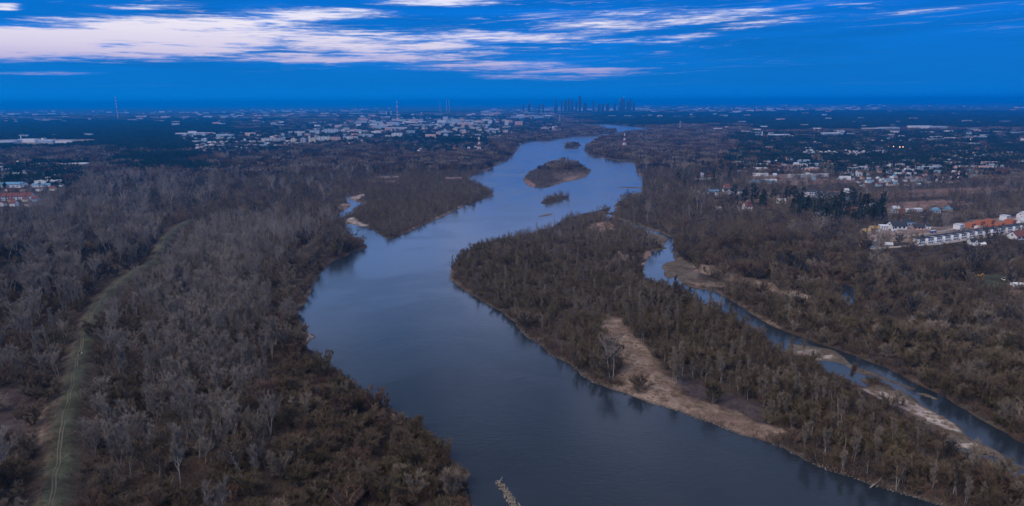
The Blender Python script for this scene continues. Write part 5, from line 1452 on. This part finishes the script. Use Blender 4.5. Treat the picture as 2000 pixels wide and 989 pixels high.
SKYL = [(1097, 195, 2.7, 'slim flat-topped tower right of the spired tower'), (1104.6, 195.7, 5.5, 'broad tower left of the stepped tower'), (1111, 192.6, 4.6, 'stepped tower with a light on top'), (1117.7, 194.7, 5, 'tower just right of the stepped tower'), (1125.8, 199.4, 4, 'low tower left of the tallest slab'), (1133, 187.9, 5, 'tallest dark slab tower of the skyline'), (1143.5, 201, 7, 'squat dark tower right of the tallest slab'), (1159.5, 196.8, 3, 'lone slim tower in the middle gap of the skyline'),
        (1170.7, 202, 5, 'low block right of the lone slim tower'), (1178, 202.5, 5, 'second low block right of the lone slim tower'), (1187, 202, 6, 'wide low block before the rounded tower'), (1201, 201, 3.5, 'small tower left of the rounded tower'), (1228, 197.8, 7, 'stepped tower right of the rounded tower'), (1232.5, 192, 3, 'slender tower at the right end of the skyline'), (1238, 200.5, 4, 'low tower at the far right end of the skyline'), (1022.7, 203.5, 3, 'small tower at the far left of the skyline'), (1034, 202, 5, 'tower under a mast left of the skyline'), (1053, 203, 4, 'low tower left of the spired tower'), (1061, 203.5, 4, 'low tower next left of the spired tower')]
GS = 'towers of the city skyline'
for px, py, w, lb in SKYL:
    D = DS + R_.uniform(-400, 300)
    p = top_h(px, py, D); W = w * D / F; H = p[2] - 1.4
    o = empty('skyscraper', (p[0], p[1], 1.4), R_.uniform(-.2, .2))
    b_ = Box().box(-W / 2, W / 2, 0, W * .8, -2, H * .9)
    link('shaft', b_.mesh('shaft', SKYG), o)
    link('crown_block', Box().box(-W * .36, W * .36, W * .1, W * .7, H * .9 + .01, H).mesh('crown_block', SKYG), o)
    if 'mast' in lb or 'light on top' in lb: link('antenna', Box().lathe([(.9, H + .01), (.3, H + 6)], 6, 0, W * .4).mesh('antenna', STEEL), o)
    tag(o, lb, 'skyscraper', GS)
p = top_h(1085.7, 188, DS); H = p[2] - 1.4; u_ = DS / F
o = empty('spired_tower', (p[0], p[1], 1.4), 0)
link('podium', Box().box(-3.2 * u_, 3.2 * u_, -20, 20, -2, H * .38).mesh('podium', SKYG), o); link('shaft', Box().box(-2.1 * u_, 2.1 * u_, -16, 16, H * .38 + .01, H * .68).mesh('shaft', SKYG), o)
link('upper_tier', Box().box(-1.2 * u_, 1.2 * u_, -9, 9, H * .68 + .01, H * .79).mesh('upper_tier', SKYG), o); link('spire', Box().lathe([(5.5, H * .79 + .01), (2.2, H * .87), (.5, H)], 8).mesh('spire', SKYG), o)
tag(o, 'stepped tower with a tall needle spire at the left of the skyline', 'tower', GS)
p = top_h(1215.4, 191, DS); H = p[2] - 1.4
o = empty('skyscraper', (p[0], p[1], 1.4), 0)
link('shaft', Box().prism_y([(-5.2 * u_, -2), (5.2 * u_, -2), (5.2 * u_, H * .72), (4.6 * u_, H * .86), (3.0 * u_, H * .96), (-3.0 * u_, H * .98), (-4.4 * u_, H * .9), (-5.2 * u_, H * .76)], -22, 22).mesh('shaft', SKYG), o)
link('crane_jib', Box().bar((1.2 * u_, 0, H * .96), (3.0 * u_, 0, H + 8), 2.5).bar((1.2 * u_, 0, H * .97 + 8), (1.2 * u_, 0, H * .9), 3.0).mesh('crane_jib', MWHITE), o)
tag(o, 'broad round-shouldered tower with a crane on its roof', 'skyscraper', GS)


# ---- masts and chimneys
def striped_chimney(px, ytop, ybase, D, wpx, label, bands=8, cols=(MRED, MWHITE), group='tall chimneys on the horizon', name='chimney_stack'):
    p = top_h(px, ytop, D); H = p[2] - 1.4; r = wpx * D / F / 2
    o = empty(name, (p[0], p[1], 1.4), 0)
    link('shaft', Box().lathe([(r * 1.5, -2), (r * 1.1, H * .45)], 12).mesh('shaft', CONC), o)
    for k in range(bands):
        z0, z1 = H * (.45 + .55 * k / bands) + .01, H * (.45 + .55 * (k + 1) / bands)
        link('band', Box().lathe([(r * (1.1 - .3 * k / bands), z0), (r * (1.1 - .3 * (k + 1) / bands), z1)], 12).mesh('band', cols[k % 2]), o)
    tag(o, label, 'chimney', group)


striped_chimney(225, 189.5, 0, 6500, 1.4, 'tall red and white banded chimney alone on the left horizon')
striped_chimney(775, 197, 0, 6800, 1.6, 'red and white tipped chimney above the middle of the city', 4)
striped_chimney(872, 194.5, 0, 9500, .8, 'faint grey stack left of the skyline', 2, (CONC, CONC)); striped_chimney(877, 195.5, 0, 9500, .7, 'fainter thin grey stack beside the faint one', 2, (CONC, CONC)); striped_chimney(859, 196.5, 0, 9500, .6, 'thinnest grey stack of the three faint ones', 2, (CONC, CONC))
for px, yt, yb, w, lb in [(40.4, 266.5, 281, 1.8, 'white works chimney at the left edge'), (1489, 256.5, 271, 1.6, 'slim white chimney right of the river'), (754.5, 218, 227, 1.6, 'short pale stack left of the tipped chimney'), (763.5, 217, 227, 1.6, 'second short pale stack left of the tipped chimney'), (823, 219, 226, 1.4, 'short pale stack right of the tipped chimney')]:
    x, y, z = at(px, yb); striped_chimney(px, yt, yb, y, w, lb, 2, (MWHITE, MWHITE), 'pale chimneys in the plain')


def lattice(px, ytop, ybase, label, cols, arms=(), name='lattice_mast', cat='mast', wbase=.3, group=None, thick=.45):
    x, y, z = at(px, ybase); mp = metres(px, ybase); H = (ybase - ytop) * mp * 1.02
    o = empty(name, (x, y, z), .3); n = 7
    hw = lambda t: H * wbase / 2 * ((1 - t) ** 1.5 * .92 + .08)
    for k in range(n):
        t0, t1 = k / n, (k + 1) / n; b_ = Box(); a0, a1 = hw(t0), hw(t1); z0, z1 = H * t0 - (.8 if k == 0 else 0), H * t1
        cs = [(-1, -1), (1, -1), (1, 1), (-1, 1)]
        for i, (cx, cy) in enumerate(cs):
            dx, dy = cs[(i + 1) % 4]
            b_.bar((cx * a0, cy * a0, z0), (cx * a1, cy * a1, z1), thick * 1.4); b_.bar((cx * a0, cy * a0, z0), (dx * a1, dy * a1, z1), thick); b_.bar((dx * a0, dy * a0, z0), (cx * a1, cy * a1, z1), thick); b_.bar((cx * a1, cy * a1, z1), (dx * a1, dy * a1, z1), thick)
        link('mast_section', b_.mesh('mast_section', cols[k % 2]), o)
    for t, L in arms:
        b_ = Box()
        for sg in (-1, 1):
            b_.bar((sg * hw(t), 0, H * t), (sg * L * H, 0, H * t), thick * 1.2); b_.bar((sg * hw(t + .05), 0, H * (t + .05)), (sg * L * H, 0, H * t), thick)
        link('crossarm', b_.mesh('crossarm', cols[1]), o)
    tag(o, label, cat, group)


lattice(936, 264.5, 297, 'red and white lattice mast on the left bank above the river', (MRED, MWHITE), thick=.8, wbase=.22)
lattice(1219, 262, 293, 'red and white power pylon on the right bank opposite the mast', (MWHITE, MRED), ((.72, .12), (.84, .15), (.95, .09)), 'power_pylon', 'pylon', .24, 'power pylons at the river', .7)
lattice(1328, 236.5, 252.5, 'grey power pylon in the wood beyond the bend', (STEEL, STEEL), ((.7, .14), (.85, .16)), 'power_pylon', 'pylon', .22, 'power pylons at the river', 1.0)
lattice(1093, 223.5, 240, 'faint grey power pylon on the far left bank', (STEEL, STEEL), ((.7, .14), (.85, .16)), 'power_pylon', 'pylon', .22, 'power pylons at the river', 1.0)
lattice(504, 225, 240, 'small red mast among the far suburbs', (MRED, MRED), wbase=.16, thick=1.2)
lattice(214, 299, 310, 'thin pale mast over the dark pine wood', (MWHITE, STEEL), wbase=.12, thick=.5)
lattice(1034, 196, 214, 'thin grey aerial mast left of the skyline', (STEEL, MRED), wbase=.1, thick=1.6)
x, y, z = at(929, 297.5)
house(0, 0, 'bungalow', 'tan', 'red', 1.3, .1, 'red-roofed house at the foot of the red and white mast', 'house', None, False, xyz=(x, y, z))

# ---- cars, digger, boat, walker with a dog
car_body = Box().prism([(-.85, .35), (.85, .35), (.88, .8), (.78, .95), (-.78, .95), (-.88, .8)], -2.1, 2.1).mesh('body', MWHITE)
car_cab = Box(); car_cab.v = [(-1.3, -.76, .953), (1.0, -.76, .953), (1.0, .76, .953), (-1.3, .76, .953), (-.8, -.62, 1.45), (.45, -.62, 1.45), (.45, .62, 1.45), (-.8, .62, 1.45)]
car_cab.f = [(0, 3, 2, 1), (4, 5, 6, 7), (0, 1, 5, 4), (1, 2, 6, 5), (2, 3, 7, 6), (3, 0, 4, 7)]; car_cab = car_cab.mesh('cabin', PANE)
TYRE = material('black_tyre', (.02, .02, .02), .9, .2, .1, 1)


def wheel_mesh():
    b_ = Box(); n = 12
    for yy in (-.1, .1):
        for k in range(n): b_.v.append((.33 * math.cos(2 * PI * k / n), yy, .33 * math.sin(2 * PI * k / n)))
    b_.f = [(k, (k + 1) % n, n + (k + 1) % n, n + k) for k in range(n)] + [tuple(range(n))[::-1], tuple(range(n, 2 * n))]
    return b_.mesh('wheel', TYRE)


WH = wheel_mesh()


def car(px, py, mat, rz, label):
    o = empty('parked_car', at(px, py), rz)
    o.location.z += .12
    w = link('body', car_body, o); paint(w, mat); link('cabin', car_cab, o)
    for sx in (-1.3, 1.3):
        for sy in (-.78, .78):
            h_ = link('wheel', WH, o); h_.location = (sx, sy, .33)
    tag(o, label, 'car', 'parked cars')


car(1843, 477.5, MRED, ang, 'red car parked before the white row houses'); car(1838.5, 478.2, MWHITE, ang, 'white car parked behind the red car by the row houses'); car(1959.5, 548, MWHITE, 1.3, 'white car at the right edge of the green lawn'); car(1960, 543.5, STEEL, 1.2, 'grey car just beyond the white car at the lawn'); car(1960, 462.5, MWHITE, ang, 'white car on the road below the right part of the row houses'); car(1968, 460, STEEL, ang, 'silver car next to the white one on the row house road')
x, y, z = at(1822, 455)
o = empty('site_container', (x, y, z), ang + .05)
BLU = material('blue_container_paint', (.03, .08, .28), .6, .3, .1, .6)
link('wall', Box().box(-4.5, 4.5, -1.3, 1.3, 0, 2.6).mesh('wall', BLU), o); link('roof', Box().box(-4.6, 4.6, -1.4, 1.4, 2.603, 2.75).mesh('roof', ROOF['pale grey']), o); link('door', Box().box(-.5, .5, -1.36, -1.3, .1, 2.1).mesh('door', WALL['white']), o)
tag(o, 'dark blue site container on the bare building ground', 'container')
x, y, z = at(1746, 453)
o = empty('caravan', (x, y, z), .1)
link('body', Box().prism_y([(-2.6, .5), (2.6, .5), (2.7, 1.6), (2.2, 2.5), (-2.3, 2.5), (-2.7, 1.5)], -1.1, 1.1).mesh('body', MWHITE), o); link('window', Box().box(-1.5, 1.2, -1.16, -1.1, 1.4, 2.1).mesh('window', PANE), o)
h_ = link('wheel', WH, o); h_.location = (0, -1.05, .33); h_ = link('wheel', WH, o); h_.location = (0, 1.05, .33)
tag(o, 'white caravan in front of the long white bungalow', 'caravan')
x, y, z = at(1913, 541)
YEL = material('yellow_machine_paint', (.62, .36, .04), .5, .4, .1, .8)
o = empty('digger', (x, y, z), .1)
for sy in (-.8, .8): link('track', Box().prism([(sy - .25, 0), (sy + .25, 0), (sy + .25, .7), (sy - .25, .7)], -1.4, 1.4).mesh('track', TYRE), o)
link('body', Box().box(-1.3, .9, -.9, .9, .75, 1.6).mesh('body', YEL), o); link('cab', Box().box(-.2, .9, .0, .9, 1.603, 2.7).mesh('cab', PANE), o)
link('boom', Box().bar((.9, -.3, 1.3), (2.6, -.3, 2.9), .35).bar((2.6, -.3, 2.9), (3.8, -.3, 1.4), .3).mesh('boom', YEL), o); link('bucket', Box().prism_y([(3.6, .7), (4.2, .7), (4.1, 1.4), (3.6, 1.3)], -.7, .1).mesh('bucket', STEEL), o)
tag(o, 'small yellow digger at the upper edge of the green lawn', 'digger')
x, y, z = at(686, 428)
o = empty('boat', (x, y, max(z, .25)), .25)
hb = Box(); hb.v = [(-2.2, -.7, .05), (1.4, -.75, .05), (2.6, 0, .1), (1.4, .75, .05), (-2.2, .7, .05), (-2.1, -.95, .8), (1.5, -1.0, .8), (3.1, 0, .95), (1.5, 1.0, .8), (-2.1, .95, .8)]
hb.f = [(4, 3, 2, 1, 0), (0, 1, 6, 5), (1, 2, 7, 6), (2, 3, 8, 7), (3, 4, 9, 8), (4, 0, 5, 9)]
link('hull', hb.mesh('hull', MWHITE), o); link('deck_cover', Box().prism([(-.9, .81), (.9, .81), (.5, 1.25), (-.5, 1.25)], -2.0, 2.2).mesh('deck_cover', MWHITE), o)
tag(o, 'small white covered boat pulled up on the sandbar of the left creek', 'boat')


def skin(name, joints, bones, mat, parent=None, sub=1):
    me = bpy.data.meshes.new(name); me.from_pydata([j[:3] for j in joints], bones, [])
    o = link(name, me, parent, mat)
    md = o.modifiers.new('skin', 'SKIN'); md.use_smooth_shade = True
    for k, j in enumerate(joints): me.skin_vertices[0].data[k].radius = (j[3], j[3])
    me.skin_vertices[0].data[0].use_root = True
    s_ = o.modifiers.new('sub', 'SUBSURF'); s_.levels = sub; s_.render_levels = sub
    return o


COAT = material('dark_coat_cloth', (.018, .018, .022), .9, .2, .15, 3); FUR = material('white_fur', (.72, .70, .66), .95, .1, .1, 4); SKINM = material('skin', (.45, .28, .2), .6, .3, .05, 3); HAIR = material('dark_hair', (.02, .015, .012), .8, .3, .1, 3)
x, y, z = at(157.3, 703.5)
po = empty('person', (x, y, z + .05), .2)
skin('body', [(0, 0, .95, .16), (0, 0, 1.2, .17), (0, 0, 1.42, .15), (0, .01, 1.54, .06), (0, .02, 1.66, .095), (0, .02, 1.74, .08), (.2, 0, 1.40, .065), (.24, .05, 1.12, .05), (.22, -.1, .9, .04), (-.2, 0, 1.40, .065), (-.24, -.04, 1.12, .05), (-.23, .1, .9, .04), (.1, .05, .88, .10), (.11, -.12, .48, .075), (.11, -.02, .08, .055), (.11, -.16, .03, .05), (-.1, 0, .88, .10), (-.11, .1, .48, .075), (-.11, .24, .1, .055), (-.11, .12, .04, .05)],
     [(0, 1), (1, 2), (2, 3), (3, 4), (4, 5), (2, 6), (6, 7), (7, 8), (2, 9), (9, 10), (10, 11), (0, 12), (12, 13), (13, 14), (14, 15), (0, 16), (16, 17), (17, 18), (18, 19)], COAT, po)
link('face', Box().lathe([(.02, -.1), (.075, -.05), (.08, .03), (.03, .1)], 10).mesh('face', SKINM), po).location = (0, -.035, 1.67)
link('hair', Box().lathe([(.10, -.02), (.105, .06), (.07, .12), (.01, .14)], 10).mesh('hair', HAIR), po).location = (0, .03, 1.68)
tag(po, 'person in dark clothes walking on the grassy dyke', 'person')
x, y, z = at(161.2, 702)
do = empty('dog', (x, y, z + .12), 1.4)
skin('body', [(0, 0, .46, .15), (-.3, 0, .47, .14), (.25, 0, .48, .16), (.42, 0, .62, .09), (.55, 0, .70, .09), (.70, 0, .66, .05), (-.52, 0, .62, .03), (.25, .1, .3, .055), (.27, .1, .02, .035), (.25, -.1, .3, .055), (.22, -.1, .02, .035), (-.3, .1, .32, .07), (-.36, .1, .15, .035), (-.3, .1, .02, .035), (-.3, -.1, .32, .07), (-.36, -.1, .15, .035), (-.32, -.1, .02, .035)],
     [(0, 1), (0, 2), (2, 3), (3, 4), (4, 5), (1, 6), (2, 7), (7, 8), (2, 9), (9, 10), (1, 11), (11, 12), (12, 13), (1, 14), (14, 15), (15, 16)], FUR, do)
for sy in (-.06, .06): link('ear', Box().prism([(sy - .03, .76), (sy + .03, .76), (sy, .86)], .5, .53).mesh('ear', FUR), do)
tag(do, 'white dog walking next to the person on the dyke', 'dog')

# ---- stones of the groyne and the bank, driftwood
rk = Scatter('riprap')
for i in range(4):
    rng = np.random.default_rng(90 + i); import bmesh
    bm = bmesh.new(); bmesh.ops.create_icosphere(bm, subdivisions=1, radius=.5)
    for v in bm.verts: v.co = Vector((v.co.x * rng.uniform(.8, 1.3), v.co.y * rng.uniform(.7, 1.2), v.co.z * rng.uniform(.5, .9)))
    me = bpy.data.meshes.new('stone'); bm.to_mesh(me); bm.free(); me.materials.append(STONE); rk.form(me)
rng = np.random.default_rng(77)
def stones(q, n, s0, s1):
    lo, hi = q.min(0), q.max(0)
    P = np.column_stack([rng.uniform(lo[0], hi[0], n), rng.uniform(lo[1], hi[1], n)]); P = P[inside(P, q)]; hh = height(P)
    for p, h_ in zip(P, hh):
        s_ = rng.uniform(s0, s1); rk.add((p[0], p[1], max(h_, -.1) + .1), int(rng.integers(4)), (rng.uniform(0, 6), rng.uniform(0, 6), rng.uniform(0, 6)), (s_, s_, s_))
stones(BARS[9], 3000, .35, 1.0)
BANK = poly((1000, 628), (1030, 662), (1073, 694), (1100, 709), (1158, 749), (1194, 764), (1243, 779), (1303, 799), (1364, 818), (1455, 852), (1500, 868), (1591, 909), (1712, 952), (1849, 992), (1950, 1032), (2100, 1090))
for a_, b_ in zip(BANK[:-1], BANK[1:]):
    n_ = int(np.hypot(*(b_ - a_)) * 6)
    t_ = rng.random(n_); P = a_ + (b_ - a_) * t_[:, None] + rng.normal(size=(n_, 2)) * 1.3
    for p, h_, l_ in zip(P, height(P), shore(P)[0]):
        if -.6 < l_ < 3.5: s_ = rng.uniform(.2, .75); rk.add((p[0], p[1], h_ + .1), int(rng.integers(4)), (rng.uniform(0, 6), rng.uniform(0, 6), rng.uniform(0, 6)), (s_, s_, s_))
rk.build('pale stones heaped on the groyne and along the bank of the wooded tongue', 'stones')
for k, (px, py, rz, L, lb) in enumerate([(1700, 948, .6, 9, 'pale fallen trunk on the bank beside the river at the bottom'), (1640, 893, .2, 7, 'bent pale driftwood log in the clearing above the bank'), (972, 939.5, .9, 4, 'pale driftwood at the tip of the stone groyne'), (1862, 775, .5, 14, 'long fallen pale trunk lying at the far bank of the side channel')]):
    p = at(px, py); o = empty('driftwood', (p[0], p[1], max(p[2], .1) + .25), rz)
    g = Mesh(); rg = np.random.default_rng(k); sp = limb((0, 0, 0), (1, 0, .05), L, rg, .2, .05, 6); g.tube(sp, np.linspace(.3, .08, 6), 6); link('trunk', g.mesh('trunk', [BK_PALE]), o)
    for j in range(4):
        g = Mesh(); c, d_ = along(sp, np.array([.4 + .15 * j])); g.tube(limb(c[0], d_[0] + rg.normal(size=3) * .6 + np.array([0, 0, .5]), L * .28, rg, .3, .2, 4), np.linspace(.1, .02, 4), 4); link('branch', g.mesh('branch', [BK_PALE]), o)
    tag(o, lb, 'driftwood', 'driftwood along the water')

# ---- a few lamps already lit
GLOW = bpy.data.materials.new('warm_lamp_glass'); GLOW.use_nodes = True
N = Nodes(GLOW.node_tree); em = N.n('ShaderNodeEmission'); em.inputs[0].default_value = (1, .55, .2, 1); em.inputs[1].default_value = 9.0
out = N.n('ShaderNodeOutputMaterial'); GLOW.node_tree.links.new(em.outputs[0], out.inputs[0])
GLOW.cycles.emission_sampling = 'NONE'
lp = Box().lathe([(.12, 0), (.08, 9)], 6).mesh('post', STEEL)
lh = Box().lathe([(.2, 9.003), (.9, 9.4), (.9, 10.2), (.2, 10.6)], 8).mesh('lamp_head', GLOW)
for px, py, lb in [(1735.5, 293, 'lit street lamp, leftmost of four on the right plain'), (1744.5, 293, 'second of four lit street lamps on the right plain'), (1757, 294, 'third and brightest of four lit lamps on the right plain'), (1763, 294, 'rightmost of four lit lamps on the right plain'), (1874, 278, 'lit lamp alone above the red-roofed suburb'), (1895, 278.5, 'lit lamp right of the lone lamp above the suburb'), (722.5, 233.5, 'lit lamp on the far road in the left suburbs'), (731, 230, 'second lit lamp on the far left road')]:
    o = empty('street_lamp', at(px, py)); link('post', lp, o); link('lamp_head', lh, o)
    if py < 240: o.scale = (1.6, 1.6, 1.6)
    tag(o, lb, 'street lamp', 'lit street lamps on the plain')
# ------------------------------------------------------------------ air
HAZE = 1.0e-4
hz = bpy.data.meshes.new('haze')
X, Y0, Y1, Z0, Z1 = 95000, -95000, 95000, -5.0, 226.0
hz.from_pydata([(-X, Y0, Z0), (X, Y0, Z0), (X, Y1, Z0), (-X, Y1, Z0), (-X, Y0, Z1), (X, Y0, Z1), (X, Y1, Z1), (-X, Y1, Z1)], [],
               [(0, 3, 2, 1), (4, 5, 6, 7), (0, 1, 5, 4), (1, 2, 6, 5), (2, 3, 7, 6), (3, 0, 4, 7)])
hm = bpy.data.materials.new('haze_air'); hm.use_nodes = True
N = Nodes(hm.node_tree)
pv = N.n('ShaderNodeVolumePrincipled')
pv.inputs['Color'].default_value = (0.0, 0.5, 1.0, 1); pv.inputs['Density'].default_value = HAZE; pv.inputs['Density Attribute'].default_value = ''
pv.inputs['Anisotropy'].default_value = 0.8
out = N.n('ShaderNodeOutputMaterial'); hm.node_tree.links.new(pv.outputs[0], out.inputs['Volume'])
tag(link('haze', hz, None, hm), 'thin blue evening haze over the whole plain', 'haze', None, 'stuff')
